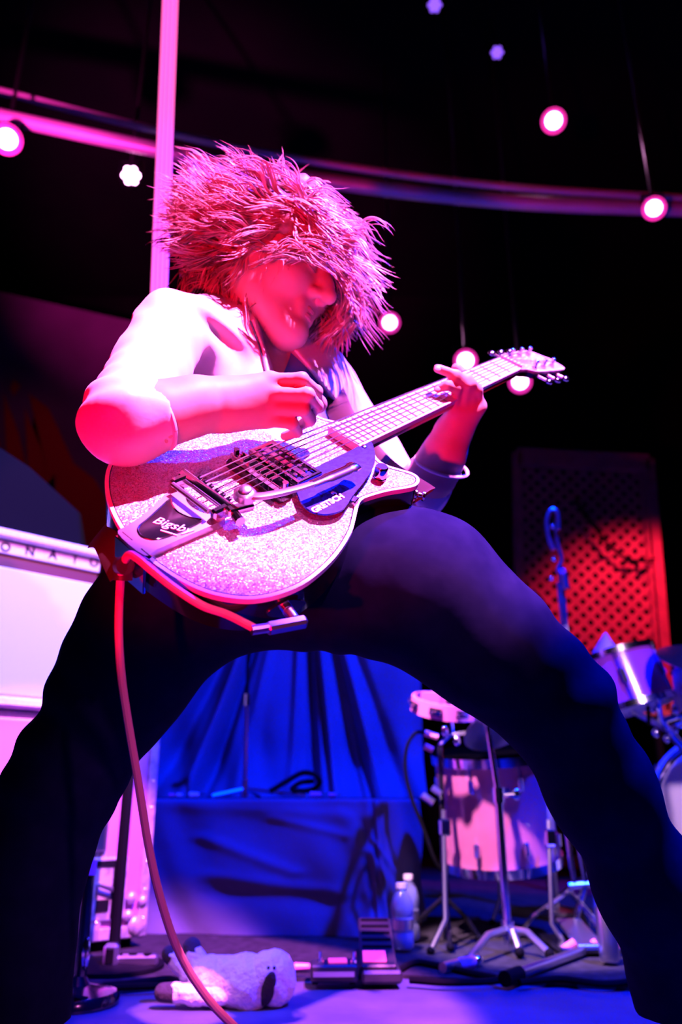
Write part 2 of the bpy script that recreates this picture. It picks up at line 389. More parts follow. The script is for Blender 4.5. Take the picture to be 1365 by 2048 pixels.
# ================================================================ the guitar (local axes: x to the nut, y to the bass side, z out of the face)
GR = np.array([[0.65556645, -0.73596505, 0.16908006], [0.50626903, 0.26222256, -0.82154184], [0.56028948, 0.62417527, 0.54450063]])
GT = np.array([-0.11236318, 0.93199068, 0.75027463])
def GW(v): return GR @ np.asarray(v, float)+GT
def GL(px, py, z=0.0):                                # picture point to guitar axes at height z over the face
    r = ray(px, py); n = GR[:, 2]; t = ((GT+n*z-EYE) @ n)/(r @ n); return GR.T @ (EYE+t*r-GT)
gt = empty('electric_guitar', GT, 'silver sparkle electric guitar with vibrato tailpiece held by the guitarist', 'guitar', rot=GR)
OUT = [(.212, -.020), (.203, -.032), (.193, -.044), (.186, -.060), (.188, -.075), (.195, -.089), (.202, -.104), (.2015, -.115), (.194, -.123), (.181, -.1265), (.164, -.122), (.141, -.113), (.118, -.107), (.099, -.104), (.085, -.108), (.066, -.120), (.039, -.137), (.010, -.150), (-.021, -.160), (-.052, -.166), (-.082, -.168), (-.112, -.163), (-.138, -.152), (-.157, -.135), (-.172, -.112), (-.181, -.083), (-.185, -.055), (-.187, -.028), (-.185, -.004), (-.180, .018), (-.172, .045), (-.159, .076), (-.141, .106), (-.120, .130), (-.096, .147), (-.070, .157), (-.040, .158), (-.005, .148), (.030, .130), (.060, .114), (.090, .108), (.120, .114), (.150, .122), (.178, .118), (.197, .105), (.204, .088), (.200, .070), (.206, .055), (.216, .040), (.222, .028), (.218, 0.0)]
out = smooth_path(OUT, 3, closed=True)
ctr = out.mean(0)
def inset(p, d):
    t = np.roll(p, -1, 0)-np.roll(p, 1, 0); n = np.stack([t[:, 1], -t[:, 0]], 1); n /= np.linalg.norm(n, axis=1)[:, None]
    a = np.sum(p[:, 0]*np.roll(p[:, 1], -1)-p[:, 1]*np.roll(p[:, 0], -1)); return p-n*d*(1 if a > 0 else -1)
b = MB(); b.prism(inset(out, .001), -.047, -.001); gb = b.build('body', M['gloss_black'], gt)
b = MB(); b.prism(inset(out, .0045), -.002, .0006); b.build('sparkle_top', M['sparkle'], gt)
def ring_band(o1, o2, z0, z1):
    n = len(o1); v = np.concatenate([np.c_[o1, np.full(n, z0)], np.c_[o1, np.full(n, z1)], np.c_[o2, np.full(n, z1)], np.c_[o2, np.full(n, z0)]])
    f = []
    for i in range(n):
        j = (i+1) % n
        for k in range(4): f.append((k*n+i, k*n+j, ((k+1) % 4)*n+j, ((k+1) % 4)*n+i))
    return v, f
b = MB(); b.add(*ring_band(out, inset(out, .0046), -.006, .0012)); b.build('binding', M['cream'], gt)
b = MB(); b.add(*ring_band(inset(out, .0046), inset(out, .0058), -.001, .0011)); b.build('purfling', M['gloss_black'], gt)
# neck and fretboard
nk = MB(); xs = np.linspace(.175, .628, 12); V = []
for x in xs:
    wv = .028+(x-.175)/.45*(.0215-.028); zb = .002
    a = np.linspace(0, math.pi, 9); V.append(np.c_[np.full(9, x), wv*np.cos(a), zb-.022*np.sin(a)])
n9 = 9; f = [(i*n9+j, (i+1)*n9+j, (i+1)*n9+j+1, i*n9+j+1) for i in range(len(xs)-1) for j in range(n9-1)]
f += [(i*n9+n9-1, (i+1)*n9+n9-1, (i+1)*n9, i*n9) for i in range(len(xs)-1)] + [tuple(range(n9)), tuple(range((len(xs)-1)*n9, len(xs)*n9))[::-1]]
nk.add(np.concatenate(V), f); nk.build('neck', M['gloss_black'], gt)
def bw(x): return .028+(x-.175)/.45*(.0215-.028)
def bz(x): return .0145-(x-.175)/.45*.003
fb = MB(); v = []; 
for x in (.173, .6245):
    for y in (-1, 1):
        for dz in (-.0125 if x < .3 else -.0095, 0): v.append((x, y*bw(x), bz(x)+dz))
fb.add(v, [(0, 1, 3, 2), (4, 6, 7, 5), (0, 4, 5, 1), (2, 3, 7, 6), (0, 2, 6, 4), (1, 5, 7, 3)]); fbo = fb.build('fretboard', M['glare_board'], gt, smooth=False)
for y in (-1, 1):
    e = MB(); e.tube([(x, y*(bw(x)+.0005), bz(x)-.002) for x in (.173, .6245)], .0022, 6); e.build('neck_binding', M['cream'], fbo)
for k in range(1, 23):
    x = .625*2**(-k/12)
    e = MB(); e.box((x, 0, bz(x)+.0004), (.0019, 2*bw(x)-.002, .0011)); e.build('fret', M['fret'], fbo, smooth=False)
for k in (3, 5, 7, 9, 12, 15, 17, 19, 21):            # thumbnail inlays on the bass edge
    x = .625*(2**(-k/12)+2**(-(k-1)/12))/2; wd = .30*.625*(2**(-(k-1)/12)-2**(-k/12))
    e = MB(); a = np.linspace(0, math.pi, 8); e.prism([(x+wd*math.cos(t), bw(x)-.001-.008*math.sin(t)) for t in a][::-1], bz(x)-.0005, bz(x)+.0002); e.build('inlay', M['cream'], fbo, smooth=False)
e = MB(); e.box((.627, 0, .0125), (.005, .044, .008), bev=.001); e.build('nut', M['cream'], gt)
# headstock, tilted back
ha = math.radians(11); HR = np.array([[math.cos(ha), 0, math.sin(ha)], [0, 1, 0], [-math.sin(ha), 0, math.cos(ha)]]); H0 = np.array([.629, 0, .006])
HW = lambda v: HR @ np.asarray(v, float)+H0
hs = smooth_path([(0, .022), (.02, .026), (.04, .037), (.09, .041), (.14, .043), (.158, .034), (.166, .012), (.172, 0), (.166, -.012), (.158, -.034), (.14, -.043), (.09, -.041), (.04, -.037), (.02, -.026), (0, -.022)], 4)
b = MB(); b.prism(hs[::-1], -.014, 0, (HR, H0)); hd = b.build('headstock', M['gloss_black'], gt)
b = MB(); h2 = inset(hs[::-1], .003); b.prism(h2, -.001, .0008, (HR, H0)); b.build('headstock_face', M['sparkle'], hd)
v, f = ring_band(hs[::-1], h2, -.004, .0014); b = MB(); b.add(v @ HR.T+H0, f); b.build('headstock_binding', M['cream'], hd)
TP = []
for i in range(3):
    for sy in (1, -1):
        x = .045+.037*i; y = sy*.026; TP.append((x, y))
        e = MB(); e.lathe([(.0055, 0), (.0055, .003), (.003, .004), (.003, .012), (.0042, .013), (.0042, .016), (.002, .017)], HW((x, y, .0008)), HR[:, 2], 10); tu = e.build('tuner', M['chrome'], hd)
        e = MB(); e.cyl(HW((x, sy*.034, -.008)), HW((x, sy*.056, -.008)), .0025, 8); e.ball(HW((x, sy*.062, -.008)), (.0085, .0075, .005), 10, 6, HR); e.build('tuner_button', M['chrome'], tu)
# strings
for i in range(6):
    u = (2.5-i)/2.5
    tpx = [HW((.045+.037*k, .026 if u > 0 else -.026, .010)) for k in range(3)][(i if i < 3 else 5-i)]
    pts = [(-.066, u*.026-.003, .026), (.012, u*.026, .0255), (.625, u*.0175, .0168), (.632, u*.0172, .0165), tuple(tpx)]
    e = MB(); e.tube(pts, [.0011-.00008*i]*5, 5); e.build('string', M['string'], gt)
# pickguard
pg = smooth_path([(.197, -.028), (.184, -.048), (.165, -.065), (.141, -.078), (.120, -.086), (.089, -.096), (.071, -.103), (.050, -.111), (.034, -.111), (.019, -.104), (.011, -.091), (.013, -.074), (.022, -.058), (.030, -.046), (.044, -.034), (.078, -.030), (.120, -.029), (.160, -.029)], 5, closed=True)
b = MB(); b.prism(pg, .010, .0128); gpg = b.build('pickguard', M['pearl'], gt)
s = GL(656, 1007, .0132); text('maker_lettering', 'GRETSCH', .0128, .0004, np.eye(3), s, M['piping'], gpg, shear=.12, offset=.0006)
for p in ((668, 988), (729, 893)):
    e = MB(); e.lathe([(.004, 0), (.004, .0012), (.002, .002)], GL(*p, .0128), (0, 0, 1), 10); e.build('screw', M['chrome'], gpg)
# pickup and bridge
b = MB(); b.box((.057, 0, .006), (.046, .090, .012), bev=.002); pk = b.build('pickup', M['gloss_black'], gt)
b = MB()
for x in (.038, .076): b.box((x, 0, .0135), (.0075, .086, .007), bev=.0015)
for y in (-.043, .043): b.box((.057, y, .0135), (.046, .006, .007), bev=.0015)
b.box((.057, 0, .0125), (.010, .080, .006), bev=.001); b.build('pickup_cover', M['chrome'], pk)
for i in range(6):
    for x in (.0475, .0665):
        e = MB(); e.cyl((x, .028-.0112*i, .011), (x, .028-.0112*i, .0158), .0032, 8); e.build('pole_screw', M['chrome'], pk)
b = MB(); b.box((.012, 0, .0065), (.026, .100, .013), bev=.003); br = b.build('bridge', M['gloss_black'], gt)
for y in (-.044, .044):
    e = MB(); e.lathe([(.008, 0), (.008, .004), (.004, .005), (.004, .014)], (.012, y, .013), (0, 0, 1), 12); e.build('bridge_post', M['chrome'], br)
b = MB(); b.box((.004, 0, .018), (.003, .084, .008), bev=.001); b.box((.020, 0, .018), (.003, .084, .008), bev=.001); b.build('bridge_rail', M['chrome'], br)
for i in range(6):
    e = MB(); e.box((.012, .026-.0104*i, .020), (.014, .007, .008), bev=.001); e.build('saddle', M['chrome'], br)
# vibrato tailpiece
fr = smooth_path([(-.193, -.037), (-.193, .008), (-.176, .013), (-.140, .022), (-.104, .036), (-.088, .041), (-.080, .038), (-.084, .026), (-.094, .014), (-.098, 0), (-.095, -.016), (-.086, -.028), (-.078, -.036), (-.084, -.041), (-.100, -.041), (-.140, -.039), (-.176, -.038)], 4, closed=True)
b = MB(); b.prism(fr[::-1], .001, .011); vt = b.build('vibrato_tailpiece', M['steel'], gt)
ins = smooth_path([(-.109, .024), (-.114, .014), (-.117, 0), (-.113, -.015), (-.105, -.028), (-.125, -.030), (-.155, -.028), (-.170, -.022), (-.176, -.010), (-.170, .003), (-.150, .010), (-.128, .018)], 5, closed=True)
b = MB(); b.prism(ins, .0105, .0116); tpn = b.build('tailpiece_panel', M['gloss_black'], vt)
b = MB(); q = np.c_[ins, np.full(len(ins), .0115)]; b.tube(np.concatenate([q, q[:1]]), .0011, 6, cap=False); b.build('panel_rim', M['chrome'], vt)
c = GL(345, 1051, .012); X = nrm(GL(388, 1062, .012)-GL(316, 1040, .012)); X[2] = 0; X = nrm(X)
text('tailpiece_lettering', 'Bigsby', .0180, .0005, np.stack([X, np.cross([0, 0, 1.0], X), [0, 0, 1.0]], 1), c, M['piping'], tpn, shear=.30, offset=.0)
b = MB(); X2 = np.stack([X, np.cross([0, 0, 1.0], X), [0, 0, 1.0]], 1); b.box(c-X2[:, 1]*.0135+X*.002, (.020, .0018, .001), X2); b.build('lettering_flourish', M['piping'], tpn)
b = MB(); b.cyl((-.072, .047, .019), (-.072, -.041, .019), .0072, 14); b.build('roller_bar', M['chrome'], vt)
for y in (.039, -.034):
    e = MB(); e.box((-.083, y, .016), (.026, .010, .018), bev=.003); e.build('bar_bracket', M['chrome'], vt)
for i in range(6):
    e = MB(); e.cyl((-.070, .0265-.0104*i, .019), (-.061, .0265-.0104*i, .023), .0030, 8); e.build('string_pin', M['gloss_black'], vt)
e = MB(); e.cyl((-.098, .034, .0225), (-.098, -.030, .0225), .0032, 8); e.build('tension_bar', M['steel'], vt)
for p in ((255, 1079), (293, 1113)):
    e = MB(); c = GL(*p, .006); e.cyl(c+[.0, .009, 0], c-[.0, .009, 0], .0052, 12); e.build('hinge_screw', M['chrome'], vt)
e = MB(); c = GL(272, 1098, 0); e.box((-.1935, -.015, -.018), (.004, .052, .05), bev=.001); e.build('hinge_plate', M['chrome'], vt)
p0 = GL(490, 990, .034); e = MB(); e.box((GL(455, 1026, .02)+GL(505, 1008, .024))/2, (.034, .012, .010), frame_z((0, 0, 1), GL(505, 1008, .024)-GL(455, 1026, .02)), .002)
e.cyl((-.072, -.041, .019), (-.078, -.062, .019), .006, 10); e.build('arm_bracket', M['chrome'], vt)
ar = MB(); ar.lathe([(.0135, -.004), (.0135, .004), (.011, .006), (.0075, .007), (.0075, .010), (.004, .012)], p0, (0, 0, 1), 16)
pt = smooth_path([p0, GL(515, 993, .037), GL(550, 988, .038), GL(596, 977, .036), GL(640, 963, .033)], 5); ar.tube(pt, np.linspace(.0075, .006, len(pt)), 8, flat=((0, 0, 1), .45))
arm = ar.build('vibrato_arm', M['steel'], vt)
e = MB(); pt = smooth_path([GL(622, 969, .034), GL(650, 958, .034), GL(690, 942, .033), GL(706, 934, .033), GL(714, 929, .032)], 5); e.tube(pt, [.0068]*6+[.0085]*8+[.0095]*5+[.007, .002], 10, flat=((0, 0, 1), .4)); e.build('arm_handle', M['chrome'], arm)
# knobs, switch bracket, jack plate, strap buttons
e = MB(); c = GL(759, 957, 0.0); e.lathe([(.0098, .0), (.0098, .003), (.0088, .004), (.0088, .018), (.0075, .020)], c, (0, 0, 1), 18); kn = e.build('control_knob', M['chrome'], gt)
e = MB(); c = GL(706, 1007, 0); e.box(c+[0, 0, .004], (.014, .010, .008), frame_z((0, 0, 1), (.9, .3, 0)), .001); e.build('pickguard_bracket', M['chrome'], gt)
e = MB(); e.lathe([(.0075, 0), (.0075, .002), (.004, .005), (.004, .009), (.0075, .011), (.0075, .014)], (.200, -.118, -.026), nrm((.55, -.8, 0)), 12); e.build('strap_button', M['chrome'], gt)
e = MB(); e.lathe([(.0085, 0), (.0085, .002), (.004, .005), (.004, .010), (.0085, .012), (.0085, .016)], (-.187, -.012, -.024), (-1, 0, 0), 12); e.build('strap_button', M['chrome'], gt)
jc = np.array([-.100, -.1655, -.024]); jn = nrm((-.30, -.95, 0)); jr = frame_z(jn, (1, 0, 0))
e = MB(); a = np.linspace(0, 2*math.pi, 24, endpoint=False); e.prism([(.024*math.cos(t), .0125*math.sin(t)*(1-.35*abs(math.cos(t)))) for t in a], 0, .002, (jr, jc)); e.lathe([(.007, .002), (.007, .005), (.005, .006)], jc, jn, 12); e.build('jack_plate', M['chrome'], gt)
# strap: from the tail button round the player's back, over the far shoulder, to the horn button
sp = smooth_path([GW((-.200, -.012, -.024)), P(214, 1072, .93), P(205, 1060, 1.06), P(300, 960, 1.36), P(470, 820, 1.60), P(600, 715, 1.59), P(640, 730, 1.44), P(668, 790, 1.335), P(692, 845, 1.28), P(760, 930, 1.25), P(838, 985, 1.13), GW((.206, -.128, -.026))], 8)
b = MB(); b.tube(sp, .020, 8, flat=(FW, .10)); strap = b.build('strap', M['leather'], None, loc=GT); strap.parent = gt; strap.matrix_parent_inverse = Matrix.Identity(4)
me = strap.data; co = np.zeros(len(me.vertices)*3); me.vertices.foreach_get('co', co); co = co.reshape(-1, 3) @ GR; me.vertices.foreach_set('co', co.ravel()); strap.location = (0, 0, 0)

# ================================================================ the cable
jp = jc+jn*.006
jx = np.array([-.87, .40, .05]); jx /= np.linalg.norm(jx)
W0 = GW(jp+jn*.020)
cb = empty('guitar_cable', GW(jp), 'red instrument cable from the guitar jack looped through the strap and down to the floor', 'cable')
e = MB(); e.cyl(GW(jp-jn*.002), GW(jp+jn*.014), .0065, 12); e.box(GW(jp+jn*.020+jx*.012), (.046, .013, .013), GR @ frame_z((0, 0, 1), jx), .003); e.cyl(GW(jp+jn*.02+jx*.033), GW(jp+jn*.02+jx*.052), .0055, 10); e.build('plug', M['steel'], cb)
cp = smooth_path([GW(jp+jn*.02+jx*.046), P(455, 1229, .845), P(405, 1211, .838), P(350, 1176, .835), P(305, 1141, .835), P(276, 1117, .838), P(258, 1110, .845), P(245, 1135, .86), P(240, 1180, .875), P(238, 1270, .875), P(244, 1360, .88), P(258, 1455, .88), P(276, 1560, .88), P(297, 1690, .88), P(322, 1800, .88), P(356, 1900, .88), P(403, 1980, .88), P(460, 2045, .88), P(560, 2130, .90), PZ(700, 2250, .006), PZ(900, 2300, .006)], 8)
b = MB(); b.tube(cp, .0046, 10); b.build('cord', M['cable'], cb)
e = MB(); e.cyl(P(248, 1118, .872), P(246, 1160, .872), .0105, 12); e.cyl(P(243, 1131, .865), P(251, 1131, .85), .010, 12); e.build('strap_lock', M['leather'], cb)
# ================================================================ the guitarist
ps = empty('person', (-0.05, 1.15, 0.0), 'long haired person in pale satin jacket playing a sparkle guitar in a wide stance', 'person')
# joints
SR, SL = P(346, 655, 1.18), P(655, 792, 1.44)
ER, WR = P(247, 852, .95), P(455, 806, 1.015)
EL, WL = P(812, 1012, 1.40), P(905, 868, 1.312)
NB = P(508, 668, 1.36)
HIPR, HIPL = P(400, 1150, 1.14), P(650, 1140, 1.14)
LEGR = [P(400, 1160, 1.12), P(302, 1262, 1.11), P(238, 1375, 1.11), P(134, 1552, 1.10), P(58, 1720, 1.09), P(20, 1900, 1.08), P(2, 2040, 1.08)]
RADR = [.100, .090, .080, .070, .069, .072, .076]
LEGL = [P(672, 1122, 1.12), P(850, 1182, 1.10), P(980, 1290, 1.09), P(1107, 1402, 1.08), P(1204, 1580, 1.09), P(1305, 1775, 1.10), P(1386, 1965, 1.11)]
RADL = [.106, .0955, .082, .0680, .0640, .067, .072]
AR, AL = P(2, 2085, 1.08), P(1412, 2032, 1.11)
HC = P(548, 548, 1.30)
HF = nrm(RT*.86-UP*.24-FW*.46); HU = UP*.88+RT*.26+FW*.22; HU = nrm(HU-HF*(HU @ HF)); HX = np.cross(HF, HU)   # HX: the face's right... sideways axis
HM = np.stack([HX, HF, HU], 1)
def HL(x, y, z): return HC+HM @ np.array([x, y, z])
body = SDF()
# torso, neck
body.cone(P(540, 1105, 1.16), P(528, 930, 1.26), .085, .085, .05).cone(P(528, 930, 1.26), P(515, 770, 1.38), .085, .09, .05)
body.cone(SR, SL, .04, .04, .05).cone(HIPR, HIPL, .07, .07, .05)
body.cone(NB, HL(0, -.022, -.05), .056, .052, .03)
# legs inside the trousers
body.chain(LEGR+[AR], [r*.72 for r in RADR]+[.04], .03).chain(LEGL+[AL], [r*.72 for r in RADL]+[.04], .03)
# right arm and picking hand
body.cone(SR, ER, .040, .034, .02).chain([ER, P(330, 828, .972), P(395, 810, .995), WR], [.034, .0325, .030, .0275], .03)
def finger(pts, r0, r1, k=.008):
    pts = [np.asarray(p) for p in pts]; n = len(pts); r = np.linspace(r0, r1, n)
    for i in range(n-1): body.cone(pts[i], pts[i+1], r[i], r[i+1], k if i else .005)
    for p, q in zip(pts[1:-1], r[1:-1]): body.ball(p, q*1.08, .003)
for (a, b_, ra, rb) in ((P(455, 795, 1.012), P(540, 760, 1.022), .024, .0120), (P(455, 805, 1.012), P(544, 787, 1.018), .025, .0120), (P(455, 815, 1.012), P(541, 815, 1.022), .024, .0115), (P(455, 826, 1.012), P(532, 841, 1.028), .022, .0110)):
    body.cone(a, b_, ra, rb, .016)
finger([P(540, 760, 1.020), P(604, 758, 1.012), P(633, 783, 1.044), P(636, 814, 1.076)], .0090, .0074, .003)
finger([P(544, 787, 1.015), P(616, 789, 1.006), P(634, 812, 1.038), P(618, 834, 1.064)], .0092, .0074, .003)
finger([P(541, 815, 1.019), P(608, 819, 1.012), P(620, 840, 1.044), P(596, 854, 1.064)], .0088, .0070, .003)
finger([P(532, 841, 1.026), P(585, 847, 1.020), P(594, 864, 1.044), P(570, 872, 1.058)], .0080, .0064, .003)
finger([P(478, 790, 1.035), P(540, 768, 1.062), P(600, 775, 1.075), P(640, 806, 1.075)], .017, .0090, .014)
# left arm and fretting hand
body.cone(SL, EL, .042, .036, .02).chain([EL, P(866, 950, 1.335), P(890, 905, 1.318), WL], [.038, .034, .030, .0265], .03)
KN = [P(908, 822, 1.288), P(926, 823, 1.290), P(944, 820, 1.292), P(959, 812, 1.296)]
for q in KN: body.cone(P(908, 862, 1.315), q, .021, .0125, .018)
finger([KN[0], P(914, 777, 1.258), P(895, 771, 1.246), P(876, 777, 1.250)], .0088, .0068, .003)
finger([KN[1], P(934, 771, 1.262), P(910, 757, 1.252), P(896, 769, 1.262)], .0090, .0070, .003)
finger([KN[2], P(943, 768, 1.266), P(913, 750, 1.252), P(876, 737, 1.248)], .0090, .0070, .003)
finger([KN[3], P(955, 780, 1.276), P(936, 758, 1.264), P(920, 752, 1.275)], .0090, .0070, .003)
finger([P(915, 850, 1.320), P(945, 815, 1.350), P(938, 765, 1.372), P(915, 738, 1.372)], .016, .0105, .014)
# head
body.ell(HL(0, -.012, .025), (.074, .094, .088), HM, .02).ell(HL(0, .022, -.008), (.064, .068, .082), HM, .03)
body.cone(HL(0, .035, -.03), HL(0, .068, -.092), .054, .024, .03)
for sx in (-1, 1):
    body.cone(HL(sx*.052, .0, -.045), HL(sx*.016, .072, -.096), .020, .017, .03)       # jaw
    body.ball(HL(sx*.040, .062, -.022), .022, .025)                                    # cheekbone
    body.cone(HL(sx*.012, .089, .028), HL(sx*.048, .070, .024), .011, .010, .012)      # brow
    body.ball(HL(sx*.031, .103, .006), .0155, .014, -1)                                # eye socket
    body.ell(HL(sx*.031, .0790, .006), (.0155, .0130, .0120), HM, .004)                # closed lid
    body.ball(HL(sx*.0125, .100, -.030), .0088, .008)                                  # nostril wing
    body.ell(HL(sx*.072, -.006, -.008), (.010, .020, .031), HM, .006)                  # ear
body.chain([HL(0, .086, .022), HL(0, .104, -.008), HL(0, .1165, -.027)], [.0090, .0105, .0125], .010)
for sx in (-1, 1): body.ball(HL(sx*.0065, .107, -.0400), .0042, .003, -1)
body.cone(HL(-.017, .086, -.0545), HL(.017, .086, -.0545), .0085, .0085, .010).cone(HL(-.014, .0865, -.0665), HL(.014, .0865, -.0665), .0088, .0088, .008)
body.ball(HL(0, .083, -.094), .0165, .016)
bo = body.build('body', .0027, M['skin'], ps)
# lips, brows, lashes
for z, r in ((-.0555, .0052), (-.0665, .0060)):
    pts = [HL(x, .0935-22*x*x, z+(2.2 if z > -.06 else -1.0)*x*x*4) for x in np.linspace(-.022, .022, 9)]
    e = MB(); e.tube(pts, [.001, r*.6, r*.85, r, r, r, r*.85, r*.6, .001], 8); e.build('lip', M['lip'], ps)
for sx in (-1, 1):
    e = MB(); e.tube([HL(sx*x, y, z) for x, y, z in ((.012, .1005, .030), (.025, .100, .036), (.038, .092, .038), (.050, .081, .034))], [.003, .0045, .004, .001], 6); e.build('eyebrow', M['hairdark'], ps)
    e = MB(); e.tube([HL(sx*x, y, z) for x, y, z in ((.018, .0885, .000), (.026, .0918, -.003), (.035, .0915, -.003), (.045, .0855, .001))], [.0008, .0016, .0016, .0008], 6); e.build('eyelashes', M['hairdark'], ps)
# fingernails on the fretting hand
for p, q in ((P(876, 777, 1.243), P(885, 774, 1.24)), (P(876, 737, 1.2405), P(890, 742, 1.2405))):
    d = nrm(q-p); n = nrm(-FW+UP*.35); e = MB(); e.ball(p, (.0055, .0042, .0012), 8, 5, frame_z(n, d)); e.build('fingernail', M['nail'], ps)

# shirt
shirt = SDF()
shirt.cone(P(540, 1080, 1.15), P(532, 930, 1.25), .108, .100, .06).cone(P(532, 930, 1.25), P(515, 770, 1.375), .100, .108, .06)
shirt.cone(P(420, 715, 1.27), P(598, 800, 1.41), .072, .074, .05).cone(NB-UP*.05, NB+UP*.02, .074, .068, .03)
shirt.half(NB+(HL(0, -.02, -.05)-NB)*.35, HL(0, -.02, -.05)-NB)
shirt.post = lambda X, d: d+wob(X, 45, .002, 3)
shirt.build('shirt', .006, M['shirt'], ps)
# jacket: hollow sleeves, open front
jk = SDF()
jk.cone(P(540, 1060, 1.145), P(532, 930, 1.25), .128, .118, .06).cone(P(532, 930, 1.25), P(512, 765, 1.375), .118, .124, .06)
jk.cone(P(412, 712, 1.265), P(600, 800, 1.41), .086, .088, .06)
jk.cone(SR, P(430, 680, 1.28), .056, .070, .02).cone(SL, P(590, 770, 1.40), .058, .075, .05)
jk.chain([SR, P(302, 740, 1.075), P(252, 845, .952)], [.056, .050, .045], .006)

cloth = jk
CR = P(320, 836, .968); cr = nrm(P(395, 812, .995)-P(318, 838, .967))
CLc = P(884, 930, 1.328); cl = nrm(P(900, 880, 1.31)-CLc)
jk.chain([SL, P(735, 900, 1.43), EL], [.058, .050, .048], .02)
def sleeve_end(pts, rad, c, ax, inner):               # a hollow lower sleeve cut square at the cuff
    o_ = SDF().chain(pts, rad, .012); i_ = SDF().chain(inner[0], inner[1], .0)
    c = c.astype(np.float32); ax = ax.astype(np.float32)
    return lambda X: np.maximum(np.maximum(o_.ev(X), (X-c) @ ax), -i_.ev(X))
jk.p.append(('f', sleeve_end([P(252, 845, .952), P(285, 842, .960), CR+cr*.02], [.046, .0430, .0405], CR, cr, ([P(285, 848, .960), CR+cr*.04], [.034, .0365])), 0, 0, 0, .012, 1))
jk.p.append(('f', sleeve_end([EL, P(848, 975, 1.362), CLc+cl*.02], [.048, .046, .045], CLc, cl, ([P(848, 975, 1.362), CLc+cl*.04], [.036, .041])), 0, 0, 0, .012, 1))
# front opening: a wedge from the collar to the waist, cut along two upright planes
A0, A1 = P(497, 612, 1.26), P(552, 770, 1.27); B0, B1 = P(560, 668, 1.30), P(702, 842, 1.30)
na = nrm(np.cross(A1-A0, FW)); nbp = nrm(np.cross(B1-B0, FW))
if na @ RT < 0: na = -na
if nbp @ RT > 0: nbp = -nbp
fq = nrm(np.cross(SL-SR, NB-P(540, 1100, 1.15))); fq = fq if fq @ FW < 0 else -fq
midc = P(520, 780, 1.385)
def opening(X):
    X = X.astype(np.float32)
    return np.maximum.reduce([-((X-A0.astype(np.float32)) @ na.astype(np.float32)), -((X-B0.astype(np.float32)) @ nbp.astype(np.float32)), -((X-midc.astype(np.float32)) @ fq.astype(np.float32))])
jk.fn(opening, -1, .004)
jk.cone(NB-UP*.06, NB+UP*.09, .076, .066, .004, -1)
def folds(X, d):
    r = np.linalg.norm(X-ER.astype(np.float32), axis=1); e = np.exp(-(r/.10)**2)
    s_ = np.sin((X @ nrm(SR-ER).astype(np.float32))*150+2.0*np.sin(X @ RT.astype(np.float32)*40))
    r2 = np.linalg.norm(X-P(400, 690, 1.20).astype(np.float32), axis=1); e2 = np.exp(-(r2/.09)**2)
    s2 = np.sin((X @ nrm(RT*.8+UP*.5).astype(np.float32))*120+1.5*np.sin(X @ UP.astype(np.float32)*50))
    return d+wob(X, 30, .0048, 11)+wob(X, 75, .0016, 12)+.0045*e*s_+.006*e2*s2
jk.post = folds
jk.build('jacket', .0050, M['satin'], ps)
# cuffs, collar, piping
def ringpts(c, ax, r, n=28):
    F_ = frame_z(ax); a = np.linspace(0, 2*math.pi, n); return np.array([c+r*(F_[:, 0]*math.cos(t)+F_[:, 1]*math.sin(t)) for t in a])
for c, ax, r in ((CR, cr, .0365), (CLc, cl, .0430)):
    e = MB(); e.tube(ringpts(c-ax*.001, ax, r+.002), .0030, 8, cap=False); e.build('cuff_piping', M['piping'], ps)
for p in ((868, 978), (843, 990)):
    q = jk.hit(*p, 1.2, 1.6)
    if q is not None:
        e = MB(); e.lathe([(.007, 0), (.007, .002), (.004, .004)], q, -nrm(ray(*p)), 12); e.build('snap_button', M['steel'], ps)
def edge_line(pix, name, m, r, lift=.003, lo=.9, hi=1.7):
    pts = []
    for p in pix:
        q = jk.hit(*p, lo, hi)
        if q is not None: pts.append(q-nrm(ray(*p))*lift)
    if len(pts) > 2:
        pts = [p for i, p in enumerate(pts) if i == 0 or np.linalg.norm(p-pts[i-1]) < .09]
        b = MB(); b.tube(smooth_path(pts, 5), r, 6); b.build(name, m, ps)
edge_line([(506, 640), (516, 668), (526, 698), (533, 730), (538, 752)], 'front_piping', M['piping'], .0028)
edge_line([(501, 642), (511, 669), (521, 699), (528, 731), (533, 752)], 'front_piping', M['dark_piping'], .0014)
edge_line([(586, 714), (610, 742), (634, 772), (658, 802), (680, 832)], 'front_piping', M['dark_piping'], .0022)
# stand-up collar
cc = NB+(HL(0, -.02, -.05)-NB)*.42; cax = nrm(HL(0, -.02, -.05)-NB)
def collar(r0, r1, h, t0, t1, n=26):
    F_ = frame_z(cax, RT); V = []; 
    for t in np.linspace(t0, t1, n):
        for (r, z) in ((r0, -.03), (r1, h), (r1+.004, h), (r0+.005, -.03)): V.append(cc+F_[:, 0]*r*math.cos(t)+F_[:, 1]*r*math.sin(t)+cax*z)
    f = [(i*4+k, (i+1)*4+k, (i+1)*4+(k+1) % 4, i*4+(k+1) % 4) for i in range(n-1) for k in range(4)]+[(0, 1, 2, 3), (n*4-1, n*4-2, n*4-3, n*4-4)]
    return V, f
e = MB(); e.add(*collar(.080, .072, .022, math.radians(-35), math.radians(215))); e.build('collar', M['satin'], ps)

